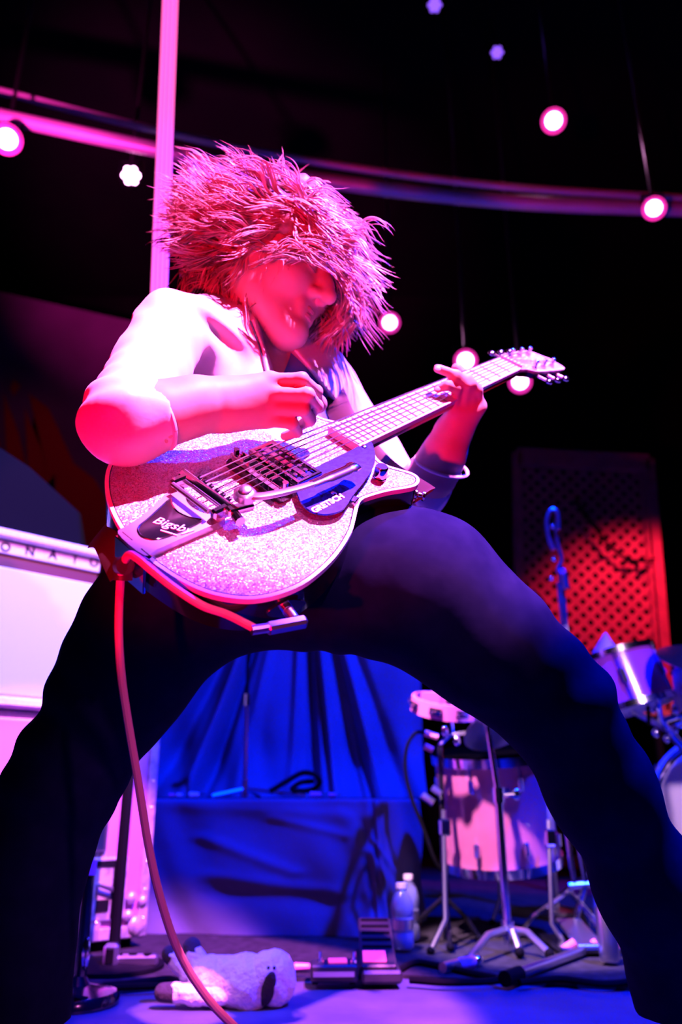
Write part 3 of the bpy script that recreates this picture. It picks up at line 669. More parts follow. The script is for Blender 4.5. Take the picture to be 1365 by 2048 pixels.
# trousers
jn_ = SDF()
jn_.chain(LEGR+[AR], RADR+[.082], .05).chain(LEGL+[AL], RADL+[.086], .05)
jn_.cone(HIPR, HIPL, .100, .100, .06).cone(P(545, 1100, 1.15), P(540, 1010, 1.18), .115, .112, .05)
jn_.half(AR, (0, .0, -1)); jn_.half(AL, (0, 0, -1))
def jfold(X, d):
    o = wob(X, 20, .0025, 5)
    for c, ax, R_ in ((P(1190, 1350, 1.06), LEGL[4]-LEGL[2], .10), (P(60, 1480, 1.08), LEGR[4]-LEGR[2], .13), (P(640, 1200, 1.1), LEGL[1]-LEGR[1], .10)):
        e = np.exp(-(np.linalg.norm(X-c.astype(np.float32), axis=1)/R_)**2)
        o += .0032*e*np.sin((X @ nrm(ax).astype(np.float32))*105+1.4*np.sin(X @ RT.astype(np.float32)*30))
    return d+o
jn_.post = jfold
jn_.build('trousers', .0060, M['jeans'], ps)
for A_, dr in ((AR, nrm((-.75, -.65, 0))), (AL, nrm((.8, -.6, 0)))):
    s_ = SDF(); b0 = np.array([A_[0], A_[1], 0]); s_.cone(b0+[0, 0, .05], A_+[0, 0, .03], .048, .045, .03).cone(b0-dr*.03+[0, 0, .045], b0+dr*.12+[0, 0, .036], .043, .036, .04).cone(b0+dr*.12+[0, 0, .036], b0+dr*.17+[0, 0, .03], .036, .028, .02)
    s_.half((0, 0, 0.002), (0, 0, -1)); s_.build('boot', .006, M['boot'], ps)

# hair: a cap of curls plus flying locks
hb = SDF(); hb.ell(HL(0, -.030, .050), (.092, .108, .088), HM, .02).ell(HL(0, -.085, .010), (.070, .05, .075), HM, .03).ell(HL(0, .035, .062), (.070, .056, .046), HM, .03).ball(P(462, 440, 1.36), .062, .04).ball(P(430, 490, 1.36), .050, .04).ball(P(560, 425, 1.31), .066, .04).ball(P(645, 490, 1.35), .046, .03).ball(P(690, 560, 1.38), .030, .03)
hb.cone(HL(0, .085, -.010), HL(0, .150, -.07), .055, .07, .01, -1)
hb.post = lambda X, d: d+wob(X, 95, .0065, 21)+wob(X, 220, .0045, 22)
hair = hb.build('hair', .0045, M['hairdark'], ps)
g = np.random.default_rng(4); GB = [MB(), MB(), MB()]
def lock(p, d0, flow, L, r, curl, n=12):
    pts = [p]; d = nrm(d0); k1 = nrm(g.normal(size=3)); ph = g.random()*6; fr = g.uniform(3.5, 8)
    for i in range(n-1):
        t = i/(n-1); d = nrm(d*.70+flow*(.10+.25*t)+curl*np.cross(k1, d)*math.sin(ph+t*fr)); pts.append(pts[-1]+d*L/(n-1))
    rr = r*np.sin(np.linspace(.5, math.pi, n))**.6; rr[-1] = r*.08; return pts, rr
FACE = np.array([(546, 600), (556, 558), (598, 524), (640, 536), (672, 560), (676, 600), (655, 642), (622, 672), (570, 668), (538, 640)], float)
def clear_face(pts, rr):                               # strands stop where they would fall over the face
    for i, p in enumerate(pts):
        d_ = (p-EYE) @ FW; x = 682.5+FPX*((p-EYE) @ RT)/d_; y = 1024-FPX*((p-EYE) @ UP)/d_
        ins = False; j = len(FACE)-1
        for a_ in range(len(FACE)):
            if (FACE[a_][1] > y) != (FACE[j][1] > y) and x < (FACE[j][0]-FACE[a_][0])*(y-FACE[a_][1])/(FACE[j][1]-FACE[a_][1])+FACE[a_][0]: ins = not ins
            j = a_
        if ins and d_ < 1.29:
            if i < 4: return None, None
            r2 = np.array(rr[:i]); r2[-1] *= .2; r2[-2] *= .6; return pts[:i], r2
    return pts, rr
def put(pts, rr, k):
    pts, rr = clear_face(pts, rr)
    if pts is None: return
    n = len(pts); q = smooth_path(pts, 2); GB[k].tube(q, np.interp(np.linspace(0, 1, len(q)), np.linspace(0, 1, n), rr), 3, cap=False)
cnt = 0
for i in range(4200):
    px = g.uniform(385, 715); py = g.uniform(362, 640)
    if cnt > 1050: break
    q = hb.hit(px, py, 1.08, 1.5)
    if q is None or (600 < px < 690 and py > 488 and (q-EYE) @ FW < 1.235): continue
    cnt += 1; n0 = nrm(q-HL(0, -.03, .03)); a = g.normal()
    if px > 628 and py > 455: fl = -UP*.75+RT*(.25+.25*a)-FW*.1
    elif px > 575 and py <= 490 and g.random() < .75: fl = RT*.70-UP*(.62+.2*a)-FW*.05
    elif py > 515: fl = -UP*.8-RT*.12+RT*.2*a
    elif py > 465 and px > 480: fl = RT*.60-UP*.40+UP*.25*a if g.random() < .6 else -RT*.8-UP*.2+UP*.3*a
    else: fl = -RT*.9+UP*(.22+.30*a)
    fl = nrm(fl+.16*g.normal(size=3)); L = g.uniform(.050, .110)*(0.75 if px < 440 else 1)
    pts, rr = lock(q-n0*.003, n0*.12+fl, fl+n0*.05, L, g.uniform(.0010, .0024), .30); k = int(g.integers(0, 2)) if py < 480 else (2 if g.random() < .5 else 0)
    put(pts, rr, k)
    for _ in range(5):                                 # finer companions make up the lock
        o = g.normal(size=3)*.0022; o1 = g.normal(size=3)*.0007; put([p+o+o1*t for t, p in enumerate(pts)], rr*g.uniform(.4, .8), k)
def wisp(pix, D, r, k):
    q = [P(x, y, D) for x, y in smooth_path(pix, 3)]
    for j in range(4):
        o = g.normal(size=3)*.0026*(j > 0); o1 = g.normal(size=3)*.0008*(j > 0); wisp1([p+o+o1*t for t, p in enumerate(q)], pix, r*(.55 if j else .7), k)
def wisp1(q, pix, r, k): put(q, r*np.sin(np.linspace(.6, math.pi-.05, 3*(len(pix)-1)+1))**.7, k)
for i in range(95):                                    # up and left edge, tips hooking over
    t = g.uniform(0, 1); a0 = (402+200*t+g.normal()*8, 478-95*math.sin(t*2.0)+g.normal()*8); ang = math.radians(168-90*t+g.normal()*18); L = g.uniform(28, 62)*(1 if t < .75 else .7); c_ = g.choice([-1, 1])*g.uniform(.8, 2.6)
    pix = [a0]
    for s in range(4): ang += c_*.28; pix.append((pix[-1][0]+L/4*math.cos(ang), pix[-1][1]-L/4*math.sin(ang)))
    wisp(pix, 1.34+g.normal()*.02, g.uniform(.0016, .0046), i % 2)
for i in range(60):                                    # left, dropping to the collar
    x = g.uniform(372, 500); y = g.uniform(470, 535); L = g.uniform(40, 95) if x < 425 else g.uniform(60, 120); s = g.normal()*12
    wisp([(x, y), (x-8+s*.4, y+L*.35), (x+2+s, y+L*.7), (x+8+s*.5+g.normal()*8, y+L)], 1.36+g.normal()*.02, g.uniform(.0022, .0050), 1 if g.random() < .6 else 2)
for i in range(44):
    x = g.uniform(430, 480); y = g.uniform(515, 590); wisp([(x, y), (x-10, y+22), (x+7, y+44), (x-3, min(y+66, 640))], 1.345+g.normal()*.01, g.uniform(.002, .0042), 1)
for i in range(90):                                    # right of the face
    x = g.uniform(662, 708); y = g.uniform(480, 640); L = g.uniform(30, 62); s = g.normal()*12
    wisp([(x-10, y-18), (x+6+s*.3, y+L*.25), (x-4+s, y+L*.6), (x+10+s*1.3, y+L)], 1.35+g.normal()*.025, g.uniform(.0016, .0048), 2 if g.random() < .6 else 0)
for i in range(30):                                    # under the chin
    x = g.uniform(600, 690); y = g.uniform(645, 680); s = g.normal()*14
    wisp([(x+20, y-15), (x+s*.3, y+6), (x-10+s, y+18), (x-16+s*1.4, y+38)], 1.30+g.normal()*.01, g.uniform(.0012, .0034), 1)
for i in range(12):                                    # strands across the brow
    y = g.uniform(496, 530); x = g.uniform(525, 585); wisp([(x, y), (x+35, y-12+g.normal()*5), (x+70, y-2+g.normal()*6), (x+100, y+20+g.normal()*9)], 1.19+g.normal()*.006, g.uniform(.0010, .0026), i % 3)
for p in ([(632, 432), (636, 424), (643, 418), (653, 418)], [(712, 572), (722, 580), (730, 575), (735, 562)]): wisp(p, 1.27, .0020, 1)
for b, m in zip(GB, ('hair', 'hair', 'hairdark')): o = b.build('hair_locks', M[m], hair); o['kind'] = 'stuff'
# ================================================================ the setting
b = MB(); b.box((0, 3.35, -.05), (7.0, 5.7, .10)); tag(b.build('floor', M['floor'], smooth=False), kind='structure')
b = MB(); b.box((0, .45, -.45), (7.0, .06, .80)); b.box((0, -1.2, -.90), (7.0, 3.3, .10)); tag(b.build('trim_1', M['wall'], smooth=False), kind='structure')
b = MB(); b.box((0, 6.25, 1.9), (7.2, .10, 5.6)); tag(b.build('wall_back', M['wall'], smooth=False), kind='structure')
b = MB(); b.box((-3.55, 3.2, 1.9), (.10, 6.2, 5.6)); tag(b.build('wall_left', M['wall'], smooth=False), kind='structure')
b = MB(); b.box((3.55, 3.2, 1.9), (.10, 6.2, 5.6)); tag(b.build('wall_right', M['wall'], smooth=False), kind='structure')
b = MB(); b.box((0, 3.2, 4.75), (7.2, 6.2, .10)); tag(b.build('ceiling', M['wall'], smooth=False), kind='structure')
c0, c1 = PZ(420, 1965, 0), PZ(1365, 1988, 0)
b = MB(); q = [PZ(-200, 1995, 0), PZ(150, 1996, 0), PZ(480, 1968, 0), PZ(790, 1957, 0), PZ(1300, 1985, 0), PZ(1700, 2000, 0), np.array([3.3, 6.0, 0]), np.array([-3.3, 6.0, 0])]
b.prism([p[:2] for p in q], .0, .008); tag(b.build('carpet', M['carpet'], smooth=False), 'black carpet spread over the back of the stage floor', 'carpet')

def thing(name, loc, label, cat, group=None): return empty(name, loc, label, cat, group)

# ---------------------------------------------------------------- riser with its drape
RZ = PY(763, 1597, PZ(763, 1880, 0)[1])[2]
FL, FB, FE = PZ(230, 1872, 0), PZ(763, 1880, 0), PZ(842, 1846, 0)
rs = thing('riser', (FB+FL)/2, 'low stage riser wrapped in dark cloth, under the tall draped cloth', 'riser')
nb_ = nrm(np.cross([0, 0, 1.0], FB-FL)); nb_ = nb_ if nb_[1] > 0 else -nb_
dk = [FL+nb_*.02, FB+nb_*.02, FE+[-.02, 0, 0], FE+nb_*1.3, FL+nb_*1.3]
b = MB(); b.prism([p[:2] for p in dk], RZ-.06, RZ-.004); b.build('deck', M['black'], rs, smooth=False)
for p in (FL+nb_*.2+[.1, 0, 0], FB+nb_*.2-[.1, 0, 0], FL+nb_*1.2+[.1, 0, 0], FE+nb_*1.2-[.15, 0, 0]):
    b = MB(); b.cyl((p[0], p[1], .009), (p[0], p[1], RZ-.06), .025, 10); b.build('leg', M['steel'], rs)
path = smooth_path([FL, FL*.5+FB*.5, FB-(FB-FL)*.07, FB+(FE-FB)*.12, FE], 40); nS, nT = len(path), 60
tg = np.gradient(path, axis=0); tg /= np.linalg.norm(tg, axis=1)[:, None]; nn = np.stack([tg[:, 1], -tg[:, 0], 0*tg[:, 0]], 1)
SS, TT = np.meshgrid(np.linspace(0, 1, nS), np.linspace(0, 1, nT), indexing='ij')
def crease(s0, t0, s1, t1, wd, amp):
    a = np.array([s0, t0]); d = np.array([s1-s0, t1-t0]); L2 = d @ d; u = np.clip(((SS-s0)*d[0]+(TT-t0)*d[1])/L2, 0, 1)
    return amp*np.exp(-((SS-s0-u*d[0])**2+((TT-t0-u*d[1])*.6)**2)/wd**2)
dsp = .012*np.sin(SS*23+2*np.sin(TT*3+SS*5))*(1-TT)+.004*np.sin(SS*61+TT*9+3*np.sin(SS*11))+.010*np.sin(TT*7-SS*9)*(TT*(1-TT))*2
for a in ((.52, .62, .86, .05, .018, .022), (.55, .70, .84, .40, .012, .014), (.16, .70, .34, .45, .015, .014), (.18, .42, .44, .30, .02, .012), (.20, .30, .62, .18, .03, -.014), (.10, .95, .5, .86, .02, .010), (.62, .45, .75, .10, .02, -.016), (.30, .85, .45, .72, .012, .010), (.45, .95, .58, .60, .015, -.010)): dsp += crease(*a[:4], a[4]*1.5, a[5]*.62)
V = path[:, None, :]+nn[:, None, :]*(.012+dsp*.8)[..., None]; V = V+np.array([0, 0, 1.0])*(.0095+TT*(RZ-.0095))[..., None]
V[:, -1, :] -= nn*.012
b = MB(); b.add(V.reshape(-1, 3), [(i*nT+j, (i+1)*nT+j, (i+1)*nT+j+1, i*nT+j+1) for i in range(nS-1) for j in range(nT-1)])
T1 = V[:, -1, :]; b.add(np.concatenate([T1, T1-nn*.30]), [(i, i+1, nS+i+1, nS+i) for i in range(nS-1)])
b.build('riser_drape', M['drape'], rs, angle=180)
# ---------------------------------------------------------------- tall draped cloth standing on the riser
CY = FB[1]+.55
L0, L1 = PY(318, 1500, CY)[0], PY(846, 1500, CY)[0]; ztop = PY(600, 1140, CY)[2]
dc = thing('draped_cloth', ((L0+L1)/2, CY, RZ), 'tall dark cloth hanging in fanned folds behind the guitarist', 'cloth')
b = MB(); b.box(((L0+L1)/2, CY+.24, (RZ+ztop)/2-.01), (L1-L0-.10, .34, ztop-RZ-.04), bev=.02); b.build('covered_cabinet', M['black'], dc)
nS, nT = 260, 70; SS, TT = np.meshgrid(np.linspace(0, 1, nS), np.linspace(0, 1, nT), indexing='ij')
px = 318+528*SS; py = 1590-450*TT
fan = (px-600)/(py-980)                               # folds fan out from the gathered top
d = np.zeros_like(SS)
for c_, wd, amp in ((-.60, .035, .05), (-.47, .045, -.07), (-.36, .03, .06), (-.30, .025, -.07), (-.20, .03, .03), (-.02, .02, .025), (.05, .02, -.05), (.12, .025, .04), (.20, .022, -.045), (.27, .02, .03), (.34, .03, -.03), (.10, .012, -.03), (.23, .010, -.03)):
    d += amp*np.exp(-((fan-c_)/wd)**2)
d += .010*np.sin(SS*40+3*np.sin(TT*4))*(1-TT)+.006*np.sin(TT*14+SS*20)*(1-TT)**2
fl_ = np.clip((.22-TT)/.22, 0, 1)
V = np.stack([L0+(L1-L0)*SS*1.0, CY-d-.10*fl_**2-.02+.05*np.abs(SS-.5)**2, RZ+.004+(ztop-RZ)*TT], -1)
b = MB(); b.add(V.reshape(-1, 3), [(i*nT+j, (i+1)*nT+j, (i+1)*nT+j+1, i*nT+j+1) for i in range(nS-1) for j in range(nT-1)])
T1 = V[:, -1, :]; b.add(np.concatenate([T1, T1*[1, 0, 1]+[0, CY+.42, .01]]), [(i, i+1, nS+i+1, nS+i) for i in range(nS-1)])
for e in (0, nS-1): T1 = V[e]; b.add(np.concatenate([T1, T1*[1, 0, 1]+[0, CY+.42, 0]]), [(i, i+1, nT+i+1, nT+i) for i in range(nT-1)])
b.build('hanging_cloth', M['drape'], dc, angle=180)

# ---------------------------------------------------------------- generic stands
def tripod(parent, c, h, R_, n=3, a0=0.3, m=None, r=.007, drop=.0):
    m = m or M['steel']
    for k in range(n):
        a = a0+2*math.pi*k/n; f = np.array([c[0]+R_*math.cos(a), c[1]+R_*math.sin(a), c[2]+.013])
        b = MB(); b.tube([np.array(c)+[0, 0, h], (np.array(c)+[0, 0, h])*.35+f*.65+[0, 0, h*.12], f], r, 8); lg = b.build('leg', m, parent)
        b = MB(); b.ball(f, (.012, .012, .010), 8, 6); b.build('rubber_foot', M['black'], lg)
def onfloor(px, py, z=0.0):                           # things behind the carpet edge stand on the carpet
    q = PZ(px, py, z); return PZ(px, py, z+.0085) if z < .0085 and py < 1990 and px > 140 else q
# microphone stand on the riser
p = PY(490, 1572, FB[1]+.20); p[2] = RZ
st = thing('microphone_stand', p, 'thin dark microphone stand standing on the riser before the hanging cloth', 'stand', 'microphone stands')
tp = PY(503, 1262, p[1]); md = PY(494, 1400, p[1])
b = MB(); b.tube([p+[0, 0, .02], md], .0075, 10); b.build('pole', M['steel'], st)
b = MB(); b.tube([md, PY(496, 1330, p[1]), PY(500, 1300, p[1]), tp], [.006, .006, .010, .009], 8); b.build('gooseneck', M['black'], st)
b = MB(); b.cyl(md-[0, 0, .02], md+[0, 0, .02], .012, 10); b.build('clutch', M['chrome'], st)
b = MB(); b.cyl(p+[0, 0, .005], p+[0, 0, .06], .014, 12, .009); b.build('hub', M['chrome'], st)
for q in (PY(610, 1588, p[1]-.12), PY(425, 1584, p[1]-.05), PY(520, 1588, p[1]+.22)):
    q[2] = RZ+.008; b = MB(); b.tube([p+[0, 0, .03], q], .007, 8); b.build('leg', M['steel'], st)
# plugs and cable on the riser edge
for i, (x, y, col, lab) in enumerate(((635, 1578, 'pink_plastic', 'red cable plug on the riser edge right of the microphone stand'), (668, 1586, 'pink_plastic', 'small pink plug rightmost of those on the riser edge'), (393, 1568, 'cream', 'pale plug on the riser edge left of the microphone stand'), (346, 1580, 'pink_plastic', 'tiny pink plug at the left end of the riser edge'), (362, 1576, 'cream', 'tiny pale plug beside the tiny pink one on the riser'))):
    q = PY(x, y, FB[1]+.06); q[2] = RZ+.011; o = thing('cable_plug', q, lab, 'plug', 'plugs on the riser')
    s_ = (1.0, .7, .9, .5, .5)[i]; b = MB(); b.cyl(q-[.022*s_, 0, 0], q+[.012*s_, 0, 0], .010*s_, 10, .008*s_); b.build('plug_body', M[col], o)
    b = MB(); b.cyl(q+[.012*s_, 0, 0], q+[.034*s_, .004, 0], .0055*s_, 8); b.build('plug_tip', M['chrome'], o)
b = MB(); q0 = PY(560, 1580, FB[1]+.09); cpts = [(540, 1583), (575, 1562), (605, 1546), (630, 1550), (640, 1566), (622, 1580), (585, 1580), (600, 1566), (628, 1562)]
pts = []
for i, (x, y) in enumerate(cpts): w3 = PY(x, y, FB[1]+.09+.012*(i % 3)); w3[2] = max(w3[2], RZ+.010); pts.append(w3)
b.tube(smooth_path(pts, 6), .0085, 8); tag(b.build('cable_coil', M['black']), 'loose loop of thick black cable on the riser behind the red plug', 'cable')

# ---------------------------------------------------------------- amplifier and cabinet, turned towards the middle
AZ = 1.035
A_, B_ = PZ(-120, 1035, AZ), PZ(205, 1107, AZ)
ax_ = nrm((B_-A_)*[1, 1, 0]); an = np.array([-ax_[1], ax_[0], 0]); AR_ = np.stack([ax_, an, [0, 0, 1.0]], 1); AW = np.linalg.norm((B_-A_)[:2])
O_ = np.array([B_[0], B_[1], 0.0])                    # right front corner, local x runs left (negative)
def AL_(u, d, z): return O_+ax_*u+an*d+np.array([0, 0, z])
p00 = PZ(2, 1060, AZ)
def zrow(py): r = ray(2, py); t = p00[1]/r[1]; return CAM_H+t*r[2]
z1, z2, z3, z4, z5 = zrow(1078), zrow(1104), zrow(1129), zrow(1386), zrow(1411)
am = thing('guitar_amplifier', AL_(-AW/2, .13, z5), 'white guitar amplifier with lettered top strip and pale grille at stage left edge of view', 'amplifier')
b = MB(); b.box(AL_(-AW/2, .145, (z5+AZ)/2), (AW, .27, AZ-z5), AR_, .012); b.build('cabinet', M['white_tolex'], am)
b = MB(); b.box(AL_(-AW/2, .0, (z1+AZ)/2+.003), (AW, .05, AZ-z1), AR_, .008); b.build('top_rim', M['white_tolex'], am)
b = MB(); b.box(AL_(-AW/2, .006, (z1+z2)/2), (AW-.01, .02, z1-z2-.003), AR_, .002); ls = b.build('lettered_strip', M['white_tolex'], am)
b = MB(); b.box(AL_(-AW/2, .010, (z2+z3)/2), (AW-.012, .012, z2-z3), AR_, .001); b.build('dark_band', M['oxblood'], am)
b = MB(); b.box(AL_(-AW/2, .006, (z3+z4)/2), (AW-.012, .02, z3-z4), AR_, .006); b.build('grille', M['grille'], am)
b = MB(); b.box(AL_(-AW/2, .0, (z4+z5)/2), (AW, .035, z4-z5-.004), AR_, .006); b.build('bottom_rim', M['white_tolex'], am)
nA = -an; LR = np.stack([ax_, np.array([0, 0, 1.0]), nA], 1)
for i, (ch, x, y) in enumerate((('O', 11, 1092), ('N', 60, 1100), ('A', 106, 1107), ('T', 150, 1116), ('O', 188, 1123))):
    r = ray(x, y+3); t = ((AL_(0, -.0046, 0)-EYE) @ an)/(r @ an); text('letter', ch, .034, .0006, LR, EYE+t*r, M['blue_label'], ls, offset=.0009)
cbn = thing('speaker_cabinet', AL_(-AW/2, .13, 0), 'pink faced speaker cabinet under the white guitar amplifier', 'cabinet')
b = MB(); b.box(AL_(-AW/2, .15, z5/2+.003), (AW, .28, z5-.012), AR_, .01); b.build('cabinet_shell', M['white_tolex'], cbn)
b = MB(); b.box(AL_(-AW/2, .008, z5/2), (AW-.03, .014, z5-.05), AR_, .004); b.build('front_panel', M['pinkpanel'], cbn)
for u in (-AW+.04, -.04):
    b = MB(); b.box(AL_(u, .004, z5-.06), (.05, .016, .03), AR_, .003); b.build('corner_plate', M['alu'], cbn)
# black wedge monitor lying on the amplifier
wq = [(-70, 850), (60, 935), (162, 1028), (172, 1092), (-70, 1045)]
wm = thing('wedge_monitor', AL_(-AW/2, .2, AZ), 'black wedge shaped monitor speaker lying on top of the white amplifier', 'speaker')
pl = [];
for x, y in wq:
    r = ray(x, y); t = ((AL_(0, .06, 0)-EYE) @ an)/(r @ an); v = EYE+t*r-O_; pl.append((v @ ax_, max(v[2], AZ+.012)))
b = MB(); b.prism(pl, 0, .20, (np.stack([ax_, [0, 0, 1.0], an], 1), O_+an*.06)); wmb = b.build('wedge_shell', M['black'], wm, smooth=False)
for u in (-AW*.8, -.12):
    b = MB(); b.box(AL_(u, .16, AZ+.008), (.04, .12, .012), AR_, .003); b.build('rubber_foot', M['black'], wm)
for k in range(3):
    b = MB(); a_, c_ = np.array(pl[0]), np.array(pl[2]); q = a_+(c_-a_)*(.35+.2*k); b.ball(O_+ax_*q[0]+an*.10+np.array([0, 0, q[1]+.002]), .008, 8, 5); b.build('corner_screw', M['steel'], wm)

# ---------------------------------------------------------------- flight case
CBL, CBR = PZ(178, 1886, .035), PZ(292, 1872, .035)
cx_ = nrm((CBR-CBL)*[1, 1, 0]); cn = np.array([-cx_[1], cx_[0], 0]); CRm = np.stack([cx_, cn, [0, 0, 1.0]], 1); CW = np.linalg.norm((CBR-CBL)[:2]); CHh = .66
def CL_(u, d, z): return np.array([CBL[0], CBL[1], 0])+cx_*u+cn*d+np.array([0, 0, z])
def cpix(px, py, d=0.0):
    r = ray(px, py); t = ((CL_(0, d, 0)-EYE) @ cn)/(r @ cn); v = EYE+t*r-np.array([CBL[0], CBL[1], 0]); return v @ cx_, v[2]
fc = thing('flight_case', CL_(CW/2, .2, 0), 'pink panelled flight case with riveted metal edges and recessed handle beside the riser', 'case')
b = MB(); b.box(CL_(CW/2, .21, .035+CHh/2), (CW-.004, .40, CHh-.006), CRm, .004); b.build('case_shell', M['pinkpanel'], fc)
ew = CW*.17
for u in (ew/2, CW-ew/2):
    b = MB(); b.box(CL_(u, .006, .035+CHh/2), (ew, .016, CHh), CRm, .003); ed = b.build('metal_edge', M['alu'], fc)
    for k in range(9):
        b = MB(); c_ = CL_(u, -.0015, .08+k*.07); b.ball(c_, .0038, 8, 5); b.build('rivet', M['steel'], ed)
b = MB(); b.box(CL_(CW/2, .006, .05), (CW, .016, .030), CRm, .003); b.build('metal_rail', M['alu'], fc)
b = MB(); b.box(CL_(CW/2, .006, CHh+.02), (CW, .016, .030), CRm, .003); b.build('metal_rail', M['alu'], fc)
b = MB(); b.box(CL_(-.004, .21, .035+CHh/2), (.010, .39, CHh-.01), CRm, .002); b.build('side_panel', M['alu'], fc)
u0, zt = cpix(186, 1716); u1, zb = cpix(247, 1838)
b = MB(); b.box(CL_((u0+u1)/2, .002, (zt+zb)/2), (u1-u0, .014, zt-zb), CRm, .004); dish = b.build('handle_dish', M['alu'], fc)
b = MB()
for (x0, y0, x1, y1) in ((188, 1722, 236, 1732), (226, 1732, 236, 1836), (190, 1800, 214, 1822)):
    ua, za = cpix(x0, y0); ub, zc = cpix(x1, y1); b.box(CL_((ua+ub)/2, -.006, (za+zc)/2), (abs(ub-ua), .006, abs(za-zc)), CRm, .001)
b.build('dish_recess', M['gloss_black'], dish)
ua, za = cpix(194, 1770); ub, zc = cpix(222, 1780); b = MB(); b.tube([CL_(ua, -.006, za), CL_(ua, -.02, za), CL_(ub, -.02, zc), CL_(ub, -.006, zc)], .0055, 8); b.build('handle', M['steel'], dish)
for (x, y, r_) in ((270, 1850, .024), (262, 1795, .016), (284, 1800, .014), (255, 1830, .014)):
    u, z = cpix(x, y); b = MB(); b.ball(CL_(min(u, CW-.01), -.004, max(z, .05)), (r_, .012, r_), 10, 6, CRm); b.build('ball_corner', M['alu'], fc)
ua, za = cpix(192, 1632); ub, zc = cpix(209, 1702); b = MB(); b.box(CL_((ua+ub)/2, -.006, (za+zc)/2), (ub-ua, .016, za-zc), CRm, .003); b.build('latch', M['steel'], fc)
for u in (.03, CW-.03):
    for d_ in (.06, .36):
        b = MB(); b.cyl(CL_(u, d_, .0085), CL_(u, d_, .037), .018, 10); b.build('foot', M['black'], fc)
# ---------------------------------------------------------------- dark microphone stand in front of the case
p = onfloor(150, 2010); Y0 = p[1]
ms = thing('microphone_stand', p, 'black microphone stand with red light painted on its collar standing before the flight case', 'stand', 'microphone stands')
q1 = PY(160, 1955, Y0); q2 = PY(180, 1735, Y0); q3 = PY(190, 1330, Y0)
b = MB(); b.tube([p+[0, 0, .012], q1, q2], [.014, .013, .011], 10); b.build('lower_pole', M['gloss_black'], ms)
b = MB(); b.tube([q2, q3], .0085, 10); b.build('upper_pole', M['gloss_black'], ms)
b = MB(); b.cyl(q2-[0, 0, .014], q2+[0, 0, .014], .014, 12); b.build('collar', M['pink_plastic'], ms)  # red light on the collar put into its plastic colour
b = MB(); b.ball(PY(171, 1905, Y0)+[.004, -.010, 0], (.008, .006, .030), 10, 8); b.build('clutch', M['chrome'], ms)
b = MB(); b.lathe([(.085, 0), (.085, .012), (.078, .022), (.025, .034), (.016, .05)], p+[0, 0, .001], (0, 0, 1), 28); b.build('round_base', M['gloss_black'], ms)
b = MB(); q = onfloor(100, 2038); b.box(q+[0, 0, .02], (.07, .05, .04), bev=.006); bx = b.build('stage_box', M['black']); tag(bx, 'small black stage box on the floor beside the black stand base', 'box')
b = MB(); b.tube(smooth_path([q+[.03, .03, .03], q+[.05, .06, .02], onfloor(165, 1985)+[0, 0, .006]], 5), .005, 8); b.build('lead', M['black'], bx)
# clutter on the floor left
q = onfloor(262, 1942); o = thing('power_bar', q, 'flat pale power bar lying on the carpet behind the plush toy legs', 'power bar')
b = MB(); b.box(q+[0, .01, .020], (.115, .035, .024), frame_z((0, 0, 1), (1, .12, 0)), .005); b.build('bar_body', M['steel'], o)
for k in range(3):
    b = MB(); b.cyl(q+[-.034+.034*k, .008, .031], q+[-.034+.034*k, .008, .035], .010, 10); b.build('socket', M['black'], o)
q = onfloor(215, 1948); o = thing('plug_adapter', q, 'small grey plug adapter standing at the foot of the flight case', 'adapter')
b = MB(); b.box(q+[0, .02, .034], (.034, .03, .052), bev=.008); b.build('adapter_body', M['steel'], o); b = MB(); b.box(q+[0, .003, .034], (.018, .004, .030), bev=.001); b.build('adapter_face', M['black'], o)
for k, (pix, lab) in enumerate((([(160, 1985), (230, 1975), (300, 1972), (360, 1966), (335, 1958), (270, 1966), (205, 1972)], 'black cable snaking over the carpet left of the plush toy'), ([(790, 1945), (830, 1925), (880, 1932), (940, 1945), (1000, 1960), (900, 1965), (820, 1960)], 'black cable lying on the carpet edge below the percussion stand'), ([(1040, 1965), (1120, 1958), (1210, 1968), (1300, 1960), (1365, 1972)], 'black cable along the carpet edge by the right leg'))):
    b = MB(); b.tube(smooth_path([onfloor(x, y, .016) for x, y in pix], 6), .007, 8); tag(b.build('stage_cable', M['black']), lab, 'cable', 'cables on the carpet')

# ---------------------------------------------------------------- plush toy lying on its back
TD = onfloor(470, 2012)[1]
def TQ(px, py, dy=0.0): return PY(px, py, TD+dy)
pt_ = thing('plush_toy', TQ(460, 2010), 'white plush lamb with dark hooves lying on its back on the stage floor', 'plush toy')
fz = lambda X, d: d+wob(X, 210, .0016, 31)+wob(X, 430, .0010, 32)
s_ = SDF(); s_.cone(TQ(418, 1955), TQ(500, 1968), .040, .046, .03).cone(TQ(500, 1965), TQ(520, 1962), .046, .036, .03); s_.post = fz; s_.build('torso', .0035, M['plush'], pt_)
s_ = SDF(); s_.ell(TQ(552, 1957), (.040, .042, .052), None, .02).ball(TQ(530, 1945, -.02), .026, .03).ball(TQ(522, 1928, -.01), .016, .015); s_.post = fz; hd_ = s_.build('head', .0035, M['plush'], pt_)
s_ = SDF(); s_.cone(TQ(516, 1922, -.012), TQ(536, 1916, -.012), .011, .011, .01).ball(TQ(505, 1935, -.02), .013, .01); s_.build('muzzle', .003, M['plush'], hd_)
s_ = SDF(); s_.ell(TQ(537, 1978, -.042), (.014, .007, .036), frame_z(RT*.25+UP, RT), .01); s_.build('ear', .003, M['plushdark'], hd_)
